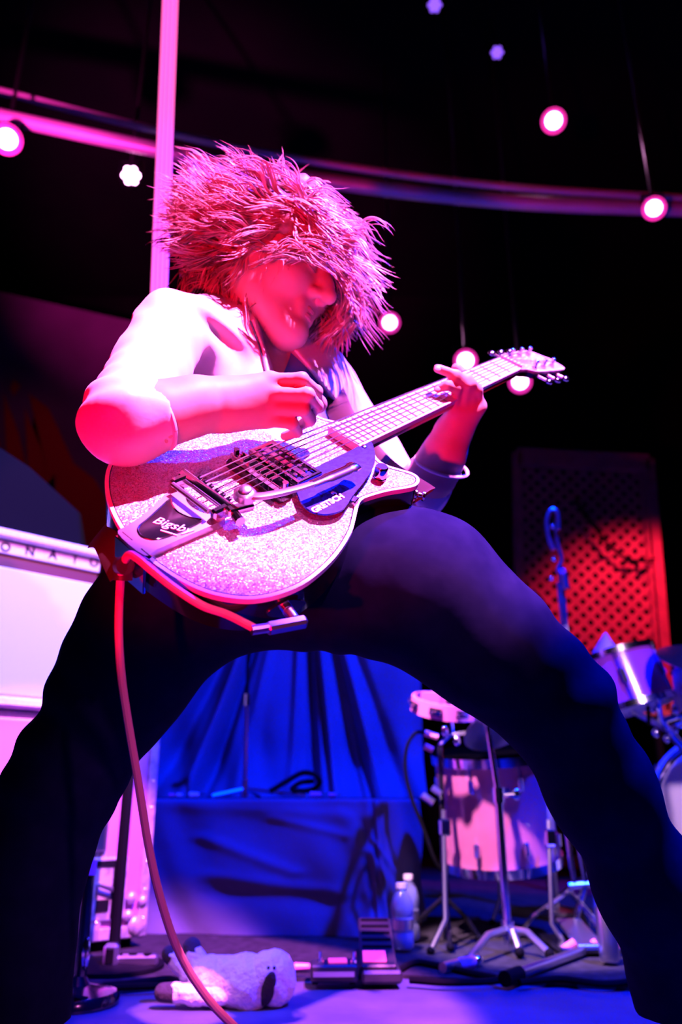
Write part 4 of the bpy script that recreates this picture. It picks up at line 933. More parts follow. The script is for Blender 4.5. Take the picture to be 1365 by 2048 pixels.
for (a, b_, e, r) in (((400, 1935), (385, 1905), (384, 1894), .022), ((375, 1945), (348, 1915), (340, 1908), .020), ((400, 1990), (350, 1985), (326, 1985), .020), ((440, 1990), (408, 2003), (398, 2004), .020)):
    dy = -.03 if a[1] > 1960 else .02
    A3, B3, E3 = TQ(*a, dy), TQ(*b_, dy), TQ(*e, dy)
    for v in (A3, B3, E3): v[2] = max(v[2], r+.004)
    s_ = SDF(); s_.cone(A3, B3, r, r*.9, .02); s_.post = fz; lg = s_.build('leg', .0035, M['plush'], pt_)
    s_ = SDF(); s_.cone(B3, E3, r*.92, r*.85, .02); s_.half(B3, B3-E3); s_.build('hoof', .0035, M['plushdark'], lg)
for dx in (-4, 8):
    b = MB(); b.ball(TQ(541+dx, 1936, -.045), .0035, 8, 6); b.build('eye', M['gloss_black'], hd_)

# ---------------------------------------------------------------- pedals
q = onfloor(668, 1972); FX = frame_z((0, 0, 1), (1, .05, 0))
o = thing('tuner_pedal', q, 'black floor tuner pedal with a lit pink display and two toggles', 'pedal')
b = MB(); b.box(q+[0, .035, .022], (.102, .070, .034), FX, .004); b.build('pedal_case', M['pedal'], o)
b = MB(); b.box(q+[0, -.0015, .022], (.088, .002, .010), FX); b.build('front_label', M['steel'], o)
b = MB(); b.box(q+[.008, .04, .041], (.040, .030, .006), FX, .001); b.build('display', M['led_red'], o)
for dx in (-.030, .044):
    b = MB(); b.cyl(q+[dx, .03, .039], q+[dx, .03, .060], .0042, 8, .003); b.cyl(q+[dx, .03, .038], q+[dx, .03, .044], .008, 10); b.build('toggle', M['chrome'], o)
for sx in (-1, 1):
    for d_ in (.012, .058):
        b = MB(); b.cyl(q+[sx*.04, d_, 0.001], q+[sx*.04, d_, .006], .007, 8); b.build('rubber_foot', M['black'], o)
q = onfloor(748, 1974); o = thing('rocker_pedal', q, 'long dark rocker pedal with a pink lit label beside the tuner', 'pedal')
b = MB(); b.box(q+[.012, .14, .016], (.088, .27, .026), FX, .006); b.build('pedal_base', M['pedal'], o)
tr = np.stack([[1, 0, 0], nrm((0, 1, .26)), nrm((0, -.26, 1))], 1); b = MB(); b.box(q+[.012, .14, .062], (.078, .25, .014), tr, .005); td = b.build('treadle', M['pedal'], o)
b = MB(); b.box(q+[.004, .055, .0485], (.050, .05, .003), tr, .001); b.build('lit_label', M['led_red'], td)
for k in range(5):
    b = MB(); b.box(q+[.012, .10+.035*k, .0605+.0091*k], (.066, .008, .005), tr, .001); b.build('tread_rib', M['black'], td)
q = onfloor(605, 1945); o = thing('audio_plug', q, 'pale audio plug on the floor between plush toy and tuner', 'plug')
b = MB(); b.cyl(q+[-.018, 0, .011], q+[.016, .004, .011], .009, 10, .007); b.build('plug_body', M['pink_plastic'], o); b = MB(); b.cyl(q+[.016, .004, .011], q+[.040, .006, .011], .005, 8); b.build('plug_tip', M['chrome'], o)

# ---------------------------------------------------------------- water bottles
def bottle(px, py, h, r, lab):
    q = onfloor(px, py, .008); o = thing('water_bottle', q, lab, 'bottle', 'water bottles')
    b = MB(); b.lathe([(r*.85, .001), (r, .008), (r, h*.22), (r*.94, h*.25), (r, h*.28), (r, h*.46), (r*.94, h*.49), (r, h*.52), (r, h*.66), (r*.8, h*.78), (r*.42, h*.88), (r*.42, h*.93)], q, (0, 0, 1), 20); b.build('bottle_body', M['plastic_clear'], o)
    b = MB(); b.lathe([(r*.48, h*.92), (r*.48, h), (r*.4, h*1.005)], q, (0, 0, 1), 16); b.build('cap', M['cream'], o)
    b = MB(); b.lathe([(r*1.01, h*.30), (r*1.01, h*.45)], q, (0, 0, 1), 20, cap=False); b.build('bottle_label', M['steel'], o)
bottle(806, 1897, .155, .030, 'clear water bottle on the floor before the riser corner, front one of two')
bottle(820, 1879, .165, .029, 'clear water bottle standing just behind the other one at the riser corner')

# ---------------------------------------------------------------- floor tom
TMD = 2.42
tc0, tc1 = P(1003, 1722, TMD), P(975, 1512, TMD); tax = nrm(nrm(tc1-tc0)*.5+np.array([0, 0, 1])*.5); TR_ = .172; TH = .315; tF = frame_z(tax)
ft = thing('floor_tom', [tc0[0], tc0[1], 0], 'glossy red floor tom drum on three bent legs beside the riser', 'drum')
b = MB(); b.lathe([(TR_, .012), (TR_, TH-.012)], tc0, tax, 48); b.build('shell', M['drumwrap'], ft)
for z, nm in ((.0, 'bottom_hoop'), (TH-.014, 'top_hoop')):
    b = MB(); b.lathe([(TR_+.002, z-.006), (TR_+.012, z-.006), (TR_+.012, z+.020), (TR_+.004, z+.020)], tc0, tax, 48); b.build(nm, M['chrome'], ft)
for z, nm in ((.0, 'bottom_head'), (TH-.002, 'top_head')):
    b = MB(); b.lathe([(TR_, z), (TR_, z+.003)], tc0, tax, 48); b.build(nm, M['drumhead'] if z else M['gloss_black'], ft)
for k in range(8):
    a = 2*math.pi*k/8+.25; rd = tF[:, 0]*math.cos(a)+tF[:, 1]*math.sin(a); lf = frame_z(rd, tax)
    for z in (.070, TH-.070):
        b = MB(); b.box(tc0+rd*(TR_+.008)+tax*z, (.040, .016, .018), lf, .004); lg = b.build('lug', M['chrome'], ft)
        e = z-.075 if z < .1 else TH-.005; b = MB(); b.cyl(tc0+rd*(TR_+.010)+tax*e, tc0+rd*(TR_+.010)+tax*z, .0035, 8); b.build('tension_rod', M['chrome'], lg)
b = MB(); a = math.atan2((nrm(EYE-tc0) @ tF[:, 1]), (nrm(EYE-tc0) @ tF[:, 0])); rd = tF[:, 0]*math.cos(a+.16)+tF[:, 1]*math.sin(a+.16); b.ball(tc0+rd*TR_+tax*(TH-.085), (.010, .018, .003), 12, 6, frame_z(rd, tax)); b.build('badge', M['steel'], ft)
for (ax2, ay2, mx, my, fx, fy) in ((888, 1620, 892, 1838, 862, 1902), (1098, 1640, 1104, 1848, 1134, 1893), (1000, 1620, 1000, 1800, 985, 1845)):
    Yl = onfloor(fx, fy, .008)[1]; f3 = onfloor(fx, fy, .016); m3 = PY(mx, my, Yl+.02); s3 = PY(ax2, ay2, Yl+.05 if fx < 1100 else Yl+.06)
    b = MB(); b.tube([s3, m3, f3], .0065, 8); lg = b.build('leg', M['steel'], ft)
    b = MB(); b.ball(f3, .011, 8, 6); b.build('rubber_foot', M['black'], lg)
    b = MB(); b.box(PY(ax2+2, ay2+35, Yl+.05), (.03, .03, .045), bev=.005); b.build('leg_bracket', M['chrome'], ft)

# ---------------------------------------------------------------- cymbal stand in front of the tom
cs = onfloor(1012, 1905); Yc = cs[1]
st = thing('cymbal_stand', cs, 'tall chrome cymbal stand with tripod base in front of the floor tom', 'stand')
h0 = PY(1016, 1858, Yc); k1 = PY(997, 1592, Yc); k2 = PY(974, 1442, Yc)
b = MB(); b.tube([h0-[0, 0, .05], k1], .0115, 12); b.build('lower_tube', M['chrome'], st)
b = MB(); b.tube([k1, k2], .0085, 12); b.build('upper_tube', M['chrome'], st)
b = MB(); b.cyl(k1-[0, 0, .018], k1+[0, 0, .022], .017, 12); b.cyl(k1, k1+[.045, -.01, .004], .006, 8); b.ball(k1+[.048, -.01, .004], (.012, .006, .016), 8, 6); b.build('clamp', M['chrome'], st)
b = MB(); b.ball(k2, .016, 10, 8); b.cyl(k2-[.03, 0, -.004], k2+[.02, 0, .012], .008, 8); b.build('tilter', M['chrome'], st)
b = MB(); b.cyl(h0-[0, 0, .02], h0+[0, 0, .02], .018, 12); b.build('leg_hub', M['chrome'], st)
for (mx, my, fx, fy) in ((965, 1900, 935, 1922), (1030, 1890, 1040, 1905), (1075, 1890, 1100, 1908)):
    f3 = onfloor(fx, fy, .023); m3 = (h0+f3)/2+[0, 0, .02]; b = MB(); b.tube([h0, m3, f3], .009, 8); lg = b.build('leg', M['steel'], st); b = MB(); b.ball(f3, .013, 8, 6); b.build('rubber_foot', M['black'], lg)
def cymbal(name, c, ax, r, lab, m='brass', group=None):
    o = thing(name, c, lab, 'cymbal', group)
    b = MB(); b.lathe([(.004, .030*r/.2), (.030*r/.2, .026*r/.2), (.042*r/.2, .012*r/.2), (r*.6, .004), (r, -.006), (r*.995, -.0075), (r*.6, .0025), (.042*r/.2, .010*r/.2), (.028*r/.2, .024*r/.2), (.004, .028*r/.2)], c, ax, 40, cap=False); b.build('bow', M[m], o)
    b = MB(); b.lathe([(.010, .03*r/.2), (.010, .042*r/.2), (.005, .05*r/.2)], c, ax, 12); b.build('wing_nut', M['chrome'], o)
    return o
cymbal('crash_cymbal', k2+[.055, .02, .0], nrm((.35, -.45, -.9))*-1, .13, 'blue lit cymbal on the chrome stand above the floor tom', 'steel', 'cymbals of the kit')
# ---------------------------------------------------------------- percussion stand with tambourine
Yp = cs[1]+.12
pst = onfloor(893, 1892); Yp = pst[1]
st = thing('percussion_stand', pst, 'dark percussion stand holding the tambourine left of the floor tom', 'stand')
b = MB(); b.tube([pst+[0, 0, .05], PY(886, 1640, Yp), PY(880, 1490, Yp)], .008, 10); b.build('pole', M['gloss_black'], st)
tripod(st, pst, .12, .11, 3, 2.6, M['gloss_black'], .007)
b = MB(); b.tube([PY(880, 1490, Yp), PY(900, 1470, Yp), PY(955, 1462, Yp)], .007, 8); b.build('cross_arm', M['chrome'], st)
b = MB(); b.tube([PY(906, 1472, Yp), PY(904, 1440, Yp)], .005, 8); b.build('tambourine_rod', M['chrome'], st)
for (x, y) in ((890, 1462), (915, 1482), (948, 1448), (955, 1470)):
    b = MB(); b.ball(PY(x, y, Yp-.012), (.011, .008, .015), 8, 6); b.build('wing_nut', M['chrome'], st)
for (x0, y0, x1, y1) in ((850, 1466, 876, 1474), (850, 1492, 866, 1500)):
    b = MB(); b.cyl(PY(x0, y0, Yp-.015), PY(x1, y1, Yp-.015), .009, 10); b.build('orange_plug', M['cable'], st)
b = MB(); b.tube(smooth_path([PY(852, 1466, Yp-.02), PY(832, 1466, Yp), PY(814, 1495, Yp), PY(812, 1545, Yp), PY(825, 1600, Yp), PY(845, 1650, Yp), PY(870, 1720, Yp), PY(895, 1770, Yp+.02), PY(890, 1880, Yp+.02)], 6), .0055, 8); b.build('cable', M['black'], st)
for (x, y, s_) in ((845, 1590, 1), (865, 1575, .8)):
    b = MB(); b.cyl(PY(x, y, Yp-.02), PY(x+22*s_, y+16*s_, Yp-.02), .011*s_, 10); b.build('clip_microphone', M['steel'], st)
tmc = P(890, 1412, 2.33); tmx = nrm(UP*.98+FW*.02+RT*.10); tF2 = frame_z(tmx, RT); TRr = .098
tb = thing('tambourine', tmc-tmx*.03, 'pink tambourine with jingles mounted on the percussion stand', 'tambourine')
b = MB(); n_ = 56; vv = []; 
for t in np.linspace(0, 2*math.pi, n_):
    rd = tF2[:, 0]*math.cos(t)+tF2[:, 1]*math.sin(t)
    for (r, z) in ((TRr, -.022), (TRr, .022), (TRr-.010, .022), (TRr-.010, -.022)): vv.append(tmc+rd*r+tmx*z)
b.add(vv, [(i*4+k, (i+1)*4+k, (i+1)*4+(k+1) % 4, i*4+(k+1) % 4) for i in range(n_-1) for k in range(4)]); b.build('frame', M['pink_plastic'], tb)
for k in range(8):
    t = 2*math.pi*(k+.5)/8; rd = tF2[:, 0]*math.cos(t)+tF2[:, 1]*math.sin(t); tt = np.cross(tmx, rd)
    b = MB(); b.box(tmc+rd*(TRr-.004), (.036, .016, .020), np.stack([tt, rd, tmx], 1)); wn = b.build('slot', M['gloss_black'], tb)
    b = MB(); b.lathe([(.003, -.006), (.019, -.004), (.019, -.002), (.003, -.001), (.003, .001), (.019, .002), (.019, .004), (.003, .006)], tmc+rd*TRr, tmx, 14); b.build('jingle', M['chrome'], wn)
b = MB(); rd = nrm(-tF2[:, 0]*.8+tF2[:, 1]*.4); b.box(tmc-RT*.045+tmx*.018-FW*.02, (.055, .004, .055), np.stack([RT, -FW, UP], 1), .001); b.build('mount_plate', M['pink_plastic'], tb)

# ---------------------------------------------------------------- things lying on the carpet at right
p0, p1 = onfloor(1010, 1958, .022), onfloor(1190, 1893, .022)
o = thing('boom_arm', (p0+p1)/2*[1, 1, 0], 'metal boom arm lying on the carpet in front of the cymbal stand', 'boom arm')
b = MB(); b.cyl(p0+(p1-p0)*.12, p1, .0115, 12); b.build('tube', M['steel'], o); b = MB(); b.cyl(p0, p0+(p1-p0)*.14, .016, 12); b.build('grip', M['black'], o); b = MB(); b.cyl(p1-(p1-p0)*.08, p1-(p1-p0)*.05, .0155, 12); b.build('collar', M['chrome'], o)
p0, p1 = onfloor(886, 1936, .020), onfloor(955, 1922, .020); o = thing('microphone', (p0+p1)/2*[1, 1, 0], 'microphone with a pink band lying on the carpet before the percussion stand', 'microphone')
b = MB(); b.cyl(p0, p0+(p1-p0)*.42, .012, 12, .014); b.build('handle', M['steel'], o); b = MB(); b.cyl(p0+(p1-p0)*.42, p0+(p1-p0)*.85, .0145, 12); b.build('pink_band', M['pink_plastic'], o); b = MB(); b.ball(p1, .015, 12, 8); b.build('grille_ball', M['chrome'], o)
q = onfloor(1135, 1912); o = thing('drum_pedal', q, 'small drum pedal with shiny footboard at the right edge of the carpet', 'pedal')
b = MB(); b.box(q+[.06, .10, .014], (.16, .24, .012), None, .003); b.build('base_plate', M['gloss_black'], o)
b = MB(); b.box(q+[.06, .09, .040], (.07, .22, .010), np.stack([[1, 0, 0], nrm((0, 1, .16)), nrm((0, -.16, 1))], 1), .003); b.build('footboard', M['steel'], o)
for dx in (-.005, .05, .11):
    b = MB(); b.cyl(q+[dx, .01, .012], q+[dx+.03, .01, .030], .010, 10); b.build('spring_post', M['pink_plastic'], o)
q = onfloor(1222, 1930); b = MB(); b.lathe([(.022, .009), (.024, .02), (.024, .12), (.012, .15), (.012, .165)], q, (0, 0, 1), 16); o = b.build('steel_flask', M['steel']); tag(o, 'slim steel flask on the carpet behind the right trouser leg', 'flask')
b = MB(); b.lathe([(.013, .163), (.013, .178)], q, (0, 0, 1), 12); b.build('cap', M['black'], o)
q = onfloor(1180, 1905); Yh = q[1]+.15; q = np.array([q[0], Yh, 0]); st = thing('snare_stand', q, 'chrome snare drum stand between floor tom and bass drum', 'stand')
for (a, c_) in (((1128, 1610), (1150, 1775)), ((1150, 1640), (1172, 1770)), ((1186, 1700), (1190, 1775))):
    b = MB(); b.tube([PY(*a, Yh), PY(*c_, Yh)], .008, 10); b.build('rod', M['chrome'], st)
b = MB(); b.tube([PY(1138, 1772, Yh), PY(1195, 1768, Yh)], .010, 10); b.build('crossbar', M['steel'], st)
b = MB(); b.tube([PY(1170, 1770, Yh), q+[0, 0, .04]], .010, 10); b.build('post', M['chrome'], st); tripod(st, q, .14, .16, 3, .9, M['chrome'], .007)

# ---------------------------------------------------------------- bass drum, toms and cymbals at the right
bc = P(1478, 1640, 2.75); bax = nrm(np.array([-.28, -1, .02])); BRr = .285
bd = thing('bass_drum', [bc[0], bc[1], 0], 'bass drum with plain white front head at the right edge', 'drum')
bF = frame_z(bax)
b = MB(); b.lathe([(BRr, -.36), (BRr, 0)], bc, bax, 56); b.build('shell', M['drumwrap'], bd)
b = MB(); b.lathe([(BRr+.002, .0), (.02, .004)], bc, bax, 56); b.build('front_head', M['drumhead'], bd)
b = MB(); b.lathe([(BRr-.004, .012), (BRr+.014, .012), (BRr+.014, -.03), (BRr, -.03)], bc, bax, 56, cap=False); b.build('hoop', M['white_tolex'], bd)
for k in range(10):
    a = 2*math.pi*k/10; rd = bF[:, 0]*math.cos(a)+bF[:, 1]*math.sin(a); b = MB(); b.box(bc+rd*(BRr+.016)-bax*.004, (.022, .014, .045), np.stack([np.cross(bax, rd), rd, bax], 1), .004); cl_ = b.build('claw', M['chrome'], bd)
    b = MB(); b.cyl(bc+rd*(BRr+.018), bc+rd*(BRr+.018)-bax*.12, .0035, 8); b.build('tension_rod', M['chrome'], cl_)
for sx in (-1, 1):
    b = MB(); s3 = bc+RT*sx*.2-bax*.08-[0, 0, .2]; b.tube([s3, [s3[0]+sx*.10, s3[1]-.14, .016]], .008, 8); b.build('spur', M['chrome'], bd)
def tom(name, c, ax, r, h, wrap, lab):
    o = thing(name, c, lab, 'drum'); F_ = frame_z(ax)
    b = MB(); b.lathe([(r, -h/2), (r, h/2)], c, ax, 44); b.build('shell', M[wrap], o)
    for s_, nm in ((-1, 'bottom_hoop'), (1, 'top_hoop')):
        b = MB(); z = s_*h/2; b.lathe([(r, z-.010), (r+.010, z-.010), (r+.010, z+.010), (r, z+.010)], c, ax, 44, cap=False); b.build(nm, M['chrome'], o)
        b = MB(); b.lathe([(r, z), (.01, z+s_*.002)], c, ax, 44); b.build('head', M['drumhead'], o)
    for k in range(6):
        a = 2*math.pi*k/6+.3; rd = F_[:, 0]*math.cos(a)+F_[:, 1]*math.sin(a); b = MB(); b.box(c+rd*(r+.007), (.016, .014, .045), np.stack([np.cross(ax, rd), rd, ax], 1), .004); lg = b.build('lug', M['chrome'], o)
        b = MB(); b.cyl(c+rd*(r+.009)-ax*h/2, c+rd*(r+.009)+ax*h/2, .003, 8); b.build('tension_rod', M['chrome'], lg)
    return o
tom('rack_tom', P(1238, 1368, 2.65), nrm(UP*.93-RT*.26+FW*.44), .148, .17, 'purplewrap', 'purple lit rack tom with bright top hoop behind the knee')
tom('rack_tom', P(1452, 1392, 2.62), nrm(UP*.93+FW*.34+RT*.05), .155, .17, 'white_tolex', 'white shelled rack tom over the bass drum at the right edge')
q = P(1336, 1470, 2.58); o = thing('tom_holder', P(1352, 1490, 2.62), 'chrome tom holder with wing nuts on top of the bass drum', 'tom holder')
for pix, r in (([(1316, 1398), (1322, 1440), (1345, 1470)], .011), ([(1345, 1470), (1370, 1500)], .013), ([(1330, 1440), (1375, 1425)], .010), ([(1312, 1395), (1345, 1385)], .010)):
    b = MB(); b.tube([P(x, y, 2.56) for x, y in pix], r, 10); b.build('arm', M['chrome'], o)
for (x, y, s_) in ((1296, 1400, 1), (1306, 1420, .8), (1318, 1394, 1.1), (1312, 1466, 1), (1334, 1478, .9), (1350, 1458, 1), (1300, 1396, .8), (1352, 1418, 1.2)):
    b = MB(); b.ball(P(x, y, 2.54), (.012*s_, .010, .015*s_), 10, 7); b.build('wing_nut', M['chrome'], o)
b = MB(); b.tube([P(1297, 1412, 2.55), P(1299, 1450, 2.55)], .007, 8); b.build('drum_key', M['black'], o)
b = MB(); b.tube(smooth_path([P(1370, 1500, 2.56), P(1345, 1520, 2.6), P(1322, 1560, 2.62), P(1316, 1600, 2.64)], 4), .012, 10); b.build('post', M['chrome'], o)
cymbal('ride_cymbal', P(1452, 1322, 2.45), nrm(UP*.98+RT*.06-FW*.10), .20, 'dark ride cymbal edge on above the white rack tom', 'brass', 'cymbals of the kit')
cymbal('splash_cymbal', P(1068, 1213, 3.0), nrm(-FW*.75+UP*.45+RT*.45), .075, 'small pale splash cymbal showing over the thigh', 'brass', 'cymbals of the kit')
q = P(1213, 1313, 2.62); b = MB(); b.lathe([(.050, 0), (.050, .004), (.044, .010), (.004, .075), (.001, .077)], q, nrm(UP+FW*.1), 28); o = b.build('paper_cone', M['lilac_paper']); tag(o, 'pale pointed paper cone standing on the rack tom', 'cone')
# poles that carry the far cymbals and the purple tom
for nm_, c_, off in (('splash_cymbal', P(1068, 1213, 3.0), .10), ('ride_cymbal', P(1452, 1322, 2.45), .02)):
    o = bpy.data.objects[nm_]; f3 = [c_[0]+.02, c_[1]+off, .012]
    b = MB(); b.tube([c_-nrm(EYE-c_)*.006 if off > .05 else c_-[0, 0, .008], [c_[0]+.02, c_[1]+off, c_[2]-.06], f3], .008, 8); b.lathe([(.07, 0), (.07, .012), (.012, .03)], f3, (0, 0, 1), 20); b.build('stand_pole', M['steel'], o)
o = bpy.data.objects['rack_tom']; b = MB(); b.tube([P(1262, 1420, 2.68), P(1300, 1440, 2.66), P(1340, 1462, 2.60)], .011, 10); b.build('mount_arm', M['chrome'], o)
# microphone stand over the kit
Ym = P(1130, 1200, 2.95)[1]; q = np.array([P(1135, 1290, 2.95)[0], Ym, 0.0]); st = thing('microphone_stand', q, 'tall microphone stand with looped cable in front of the red lattice', 'stand', 'microphone stands')
b = MB(); b.tube([q+[0, 0, .1], PY(1136, 1290, Ym), PY(1124, 1150, Ym)], .009, 10); b.build('pole', M['steel'], st); tripod(st, q, .16, .2, 3, .2)
b = MB(); b.tube([PY(1129, 1290, Ym-.02), PY(1117, 1165, Ym-.02)], .006, 8); b.build('boom_rod', M['steel'], st)
b = MB(); b.cyl(PY(1132, 1178, Ym-.01), PY(1126, 1150, Ym-.01), .018, 12); b.build('grip', M['steel'], st)
b = MB(); b.tube(smooth_path([PY(1126, 1150, Ym), PY(1116, 1140, Ym), PY(1124, 1118, Ym), PY(1114, 1080, Ym), PY(1113, 1040, Ym)], 4), .008, 8); b.build('boom_arm', M['steel'], st)
b = MB(); b.cyl(PY(1119, 1146, Ym-.02), PY(1130, 1143, Ym-.02), .014, 10); b.build('red_collar', M['pink_plastic'], st)
b = MB(); b.tube(smooth_path([PY(1108, 1100, Ym-.015), PY(1096, 1070, Ym-.015), PY(1094, 1040, Ym-.015), PY(1103, 1020, Ym-.015), PY(1115, 1026, Ym-.015), PY(1117, 1060, Ym-.015)], 6), .0085, 8); b.build('looped_cable', M['steel'], st)
for (x, y) in ((1106, 1053), (1108, 1118), (1103, 1157)):
    b = MB(); b.ball(PY(x, y, Ym-.03), .010, 10, 7); b.build('knob', M['chrome'], st)

# ---------------------------------------------------------------- lattice panel
LY = 3.85; lc = PY(1178, 1150, LY); th = math.radians(-3.2); lx = np.array([math.cos(th), 0, math.sin(th)]); lz = np.array([-math.sin(th), 0, math.cos(th)]); Lm = np.stack([lx, [0, 1.0, 0], lz], 1)
hw, hh = .345, .62
lt = thing('lattice_panel', lc-lz*hh, 'red lit wooden lattice panel leaning behind the drum kit', 'panel')
for (cx2, cz2, sx, sz) in ((-hw, 0, .05, 2*hh), (hw, 0, .05, 2*hh), (0, hh, 2*hw, .05), (0, -hh, 2*hw, .05)):
    b = MB(); b.box(lc+lx*cx2+lz*cz2, (sx, .045, sz+.05), Lm, .004); b.build('frame_board', M['wood'], lt)
b = MB(); b.box(lc+lx*(hw-.04), (.02, .03, 2*hh), Lm, .003); b.build('frame_bead', M['wood'], lt)
pit, sw = .0485, .0235
for dr, dy in ((1, -.004), (-1, .004)):
    u = nrm(lx+dr*lz); v = nrm(np.cross([0, 1.0, 0], u)); nmax = int((hw+hh)/math.sqrt(2)/pit)+1
    for k in range(-nmax, nmax+1):
        c_ = lx*0+v*k*pit; t0, t1 = -9, 9
        for ax3, lim in ((lx, hw), (lz, hh)):
            a_, d_ = c_ @ ax3, u @ ax3
            e0, e1 = sorted(((-lim-a_)/d_, (lim-a_)/d_)); t0, t1 = max(t0, e0), min(t1, e1)
        if t1-t0 < .04: continue
        b = MB(); b.box(lc+c_+u*(t0+t1)/2+np.array([0, dy, 0]), (t1-t0, .008, sw), np.stack([u, [0, 1.0, 0], np.cross(u, [0, 1.0, 0])], 1)); b.build('slat', M['wood'], lt, smooth=False)
for sx in (-1, 1):
    b = MB(); f3 = lc+lx*sx*hw*.8-lz*hh; b.tube([f3, [f3[0], f3[1], .008]], .02, 8); b.build('leg', M['black'], lt)
gp = smooth_path([PY(x, y, LY-.06) for x, y in ((1150, 1000), (1178, 1035), (1200, 1068), (1222, 1092), (1250, 1116), (1280, 1122), (1308, 1124))], 5)
o = thing('garland', gp[len(gp)//2], 'dark leafy garland strung across the lattice panel', 'garland')
b = MB(); b.tube(gp, .007, 8); b.build('vine', M['black'], o)
gg = np.random.default_rng(9)
for i in range(0, len(gp), 2):
    b = MB(); b.ball(gp[i]+gg.normal(size=3)*[.012, .004, .012], (.022, .003, .011), 8, 4, frame_z(gg.normal(size=3)*[.4, 1, .4])); b.build('leaf', M['black'], o)

# ---------------------------------------------------------------- mural on the left
MY = 4.6; mp = lambda x, y, d=0.0: PY(x, y, MY-d)
c4 = [mp(-120, 560), mp(330, 660), mp(330, 1240), mp(-120, 1240)]
MR = np.stack([[1.0, 0, 0], [0, 0, 1.0], [0, -1.0, 0]], 1)
bn = thing('mural_cloth', (c4[2]+c4[3])/2, 'dim dark red and purple mural cloth with flame shapes hanging behind the amplifier', 'mural')
b = MB(); b.prism([(p[0], p[2]) for p in c4], 0, .02, (MR, (0, MY, 0))); b.build('cloth_panel', M['banner'], bn, smooth=False)
for fl in ([(20, 1300), (50, 1050), (15, 900), (10, 790), (40, 870), (60, 960), (52, 820), (85, 900), (110, 1000), (70, 830), (60, 790), (100, 820), (150, 930), (190, 960), (215, 1000), (260, 1240), (200, 1240), (165, 1090), (130, 1000), (115, 1010), (112, 950), (105, 1010), (85, 1060), (90, 1240)], [(-60, 1100), (-20, 920), (-40, 820), (0, 880), (10, 960), (-10, 1100)], [(22, 780), (30, 762), (44, 775), (30, 795)]):
    b = MB(); b.prism([(mp(x, y)[0], mp(x, y)[2]) for x, y in fl], .02, .024, (MR, (0, MY, 0))); b.build('flame', M['flame'], bn, smooth=False)

# ---------------------------------------------------------------- flare streak built as a glowing tube, and the lighting rig
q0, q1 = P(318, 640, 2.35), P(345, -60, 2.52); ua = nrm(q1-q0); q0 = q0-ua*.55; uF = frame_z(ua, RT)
lt2 = thing('flare_streak', [q0[0], q0[1], q0[2]], 'tall pink flare streak built as a glowing tube behind the shoulder', 'light')
b = MB(); b.tube([q0, q1], .012, 10); b.build('core', M['streak_dim'], lt2)
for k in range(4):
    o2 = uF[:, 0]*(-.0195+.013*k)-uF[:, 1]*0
    b = MB(); b.tube([q0+o2-FW*.012, q1+o2-FW*.012], .0050, 8); b.build('rod', M['streak_pink'], lt2)
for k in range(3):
    o2 = uF[:, 0]*(-.013+.013*k); b = MB(); b.tube([q0+o2-FW*.006, q1+o2-FW*.006], .006, 8); b.build('streak_strip', M['streak_dim'], lt2)
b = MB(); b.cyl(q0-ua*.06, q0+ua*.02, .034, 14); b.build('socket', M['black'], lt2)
b = MB(); b.tube([q0-ua*.05, [q0[0], q0[1], .02]], .014, 10); b.lathe([(.12, .010), (.12, .018), (.03, .03)], [q0[0], q0[1], 0], (0, 0, 1), 28); b.build('added_stand_base', M['black'], lt2)  # socket and base added to carry the streak
rig = [(14, 278, 3.3, 23, 'lamp_pink', 'pink stage lamp glaring at the far left of the rig'), (262, 351, 3.6, 19, 'cluster', 'pale led cluster lamp left of the tall flare streak'), (1108, 241, 3.5, 19, 'lamp_pink', 'pink stage lamp highest on the right of the rig'), (1309, 416, 3.15, 18, 'lamp_pink', 'pink stage lamp farthest right on the rig'), (780, 645, 4.3, 16, 'lamp_pink', 'small pink stage lamp right of the hair'), (932, 721, 3.8, 18, 'lamp_pink', 'pink stage lamp behind the fretting hand'), (1041, 763, 3.9, 18, 'lamp_pink', 'pink stage lamp just below the guitar headstock'), (870, 10, 4.2, 15, 'blue', 'violet led cluster lamp at the top of the picture'), (995, 105, 4.2, 13, 'blue', 'small blue led cluster lamp above the right of the rig')]
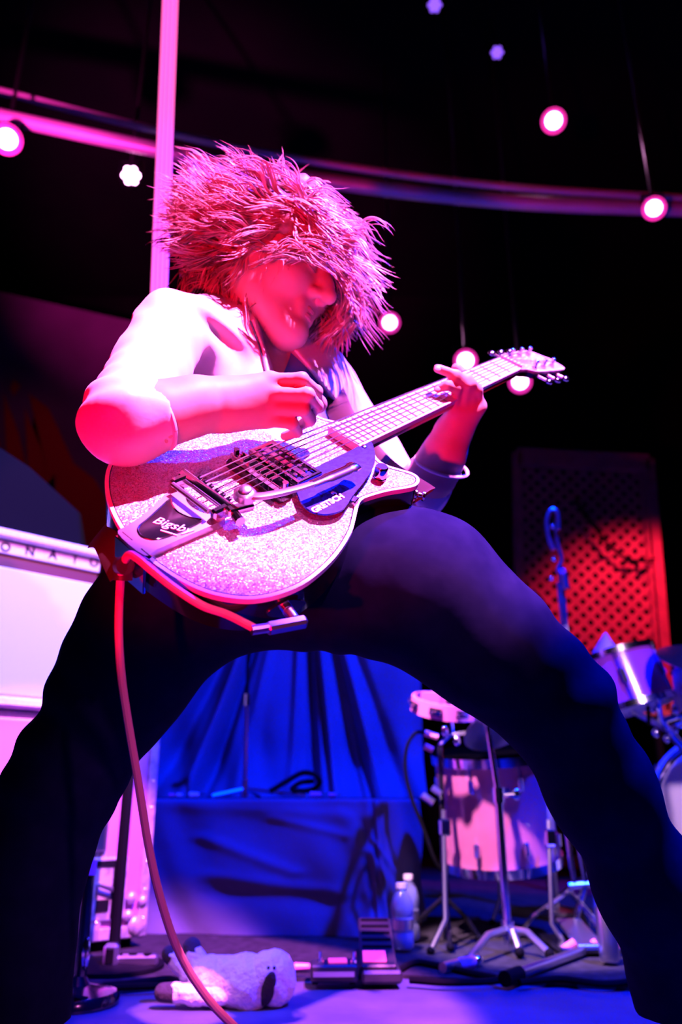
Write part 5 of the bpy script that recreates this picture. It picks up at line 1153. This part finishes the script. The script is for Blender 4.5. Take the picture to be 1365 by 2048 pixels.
for (x, y, D, rp, kind, lab) in rig:
    c_ = P(x, y, D); r_ = rp*D/FPX; dr = nrm(EYE+[0, 0, .6]-c_)
    o = thing('stage_lamp', c_, lab, 'stage lamp', 'stage lamps on the rig')
    b = MB(); b.lathe([(r_*1.02, .004), (r_*1.12, .004), (r_*1.12, -.12), (r_*.7, -.17), (r_*.3, -.18)], c_, dr, 20, cap=False); b.build('housing', M['black'], o)
    if kind == 'lamp_pink':
        b = MB(); b.lathe([(r_*.84, -.004), (r_*.6, .004), (.001, .006)], c_, dr, 20); b.build('lens', M['lamp_pink'], o)
        b = MB(); b.lathe([(r_*1.30, -.012), (r_*1.28, -.004), (r_*.85, -.002)], c_, dr, 24, cap=False); b.build('halo_ring', M['lamp_halo'], o)  # glowing ring added to imitate the halo around the lamp
    else:
        F_ = frame_z(dr); m_ = M['lamp_blue'] if kind == 'blue' else M['lamp_pink']
        for k in range(7):
            a = k*math.pi/3; o3 = (F_[:, 0]*math.cos(a)+F_[:, 1]*math.sin(a))*(0 if k == 6 else r_*.64); b = MB(); b.ball(c_+o3, r_*.34, 10, 6); b.build('led', m_, o)
    b = MB(); b.tube([c_-dr*.06+[0, 0, r_*2], [c_[0]-dr[0]*.06, c_[1]-dr[1]*.06, 4.69]], .009, 8); b.build('hanging_rod', M['steel'], o)
    b = MB(); b.tube([c_+RT*r_*1.2-dr*.06, c_+RT*r_*1.2-dr*.06+[0, 0, r_*2], c_-RT*r_*1.2-dr*.06+[0, 0, r_*2], c_-RT*r_*1.2-dr*.06], .008, 6); b.build('yoke', M['black'], o)
# pink light streaks built as curved pipes
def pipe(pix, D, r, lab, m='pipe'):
    D = np.broadcast_to(D, (len(pix),)); pts = smooth_path([P(x, y, d) for (x, y), d in zip(pix, D)], 8); b = MB(); b.tube(pts, r, 12); o = b.build('streak_pipe', M[m], None); tag(o, lab, 'pipe', 'light streaks built as pipes'); return o
M['pipe'] = mat('grey_streak_pipe', (.55, .50, .55), .45, .3, noise=(3, (.4, .36, .42), 3, .4, .7))  # plain grey; the pink comes from the added spot
pipe([(-250, 178), (0, 232), (320, 300), (640, 360), (1000, 402), (1365, 418), (1600, 420)], 3.4, .032, 'long pink light streak built as a curved pipe across the upper stage')
pipe([(-250, 120), (0, 182), (320, 262), (640, 325), (1000, 372), (1365, 396)], 3.6, .018, 'dim thinner light streak built as a curved pipe above the pink one')
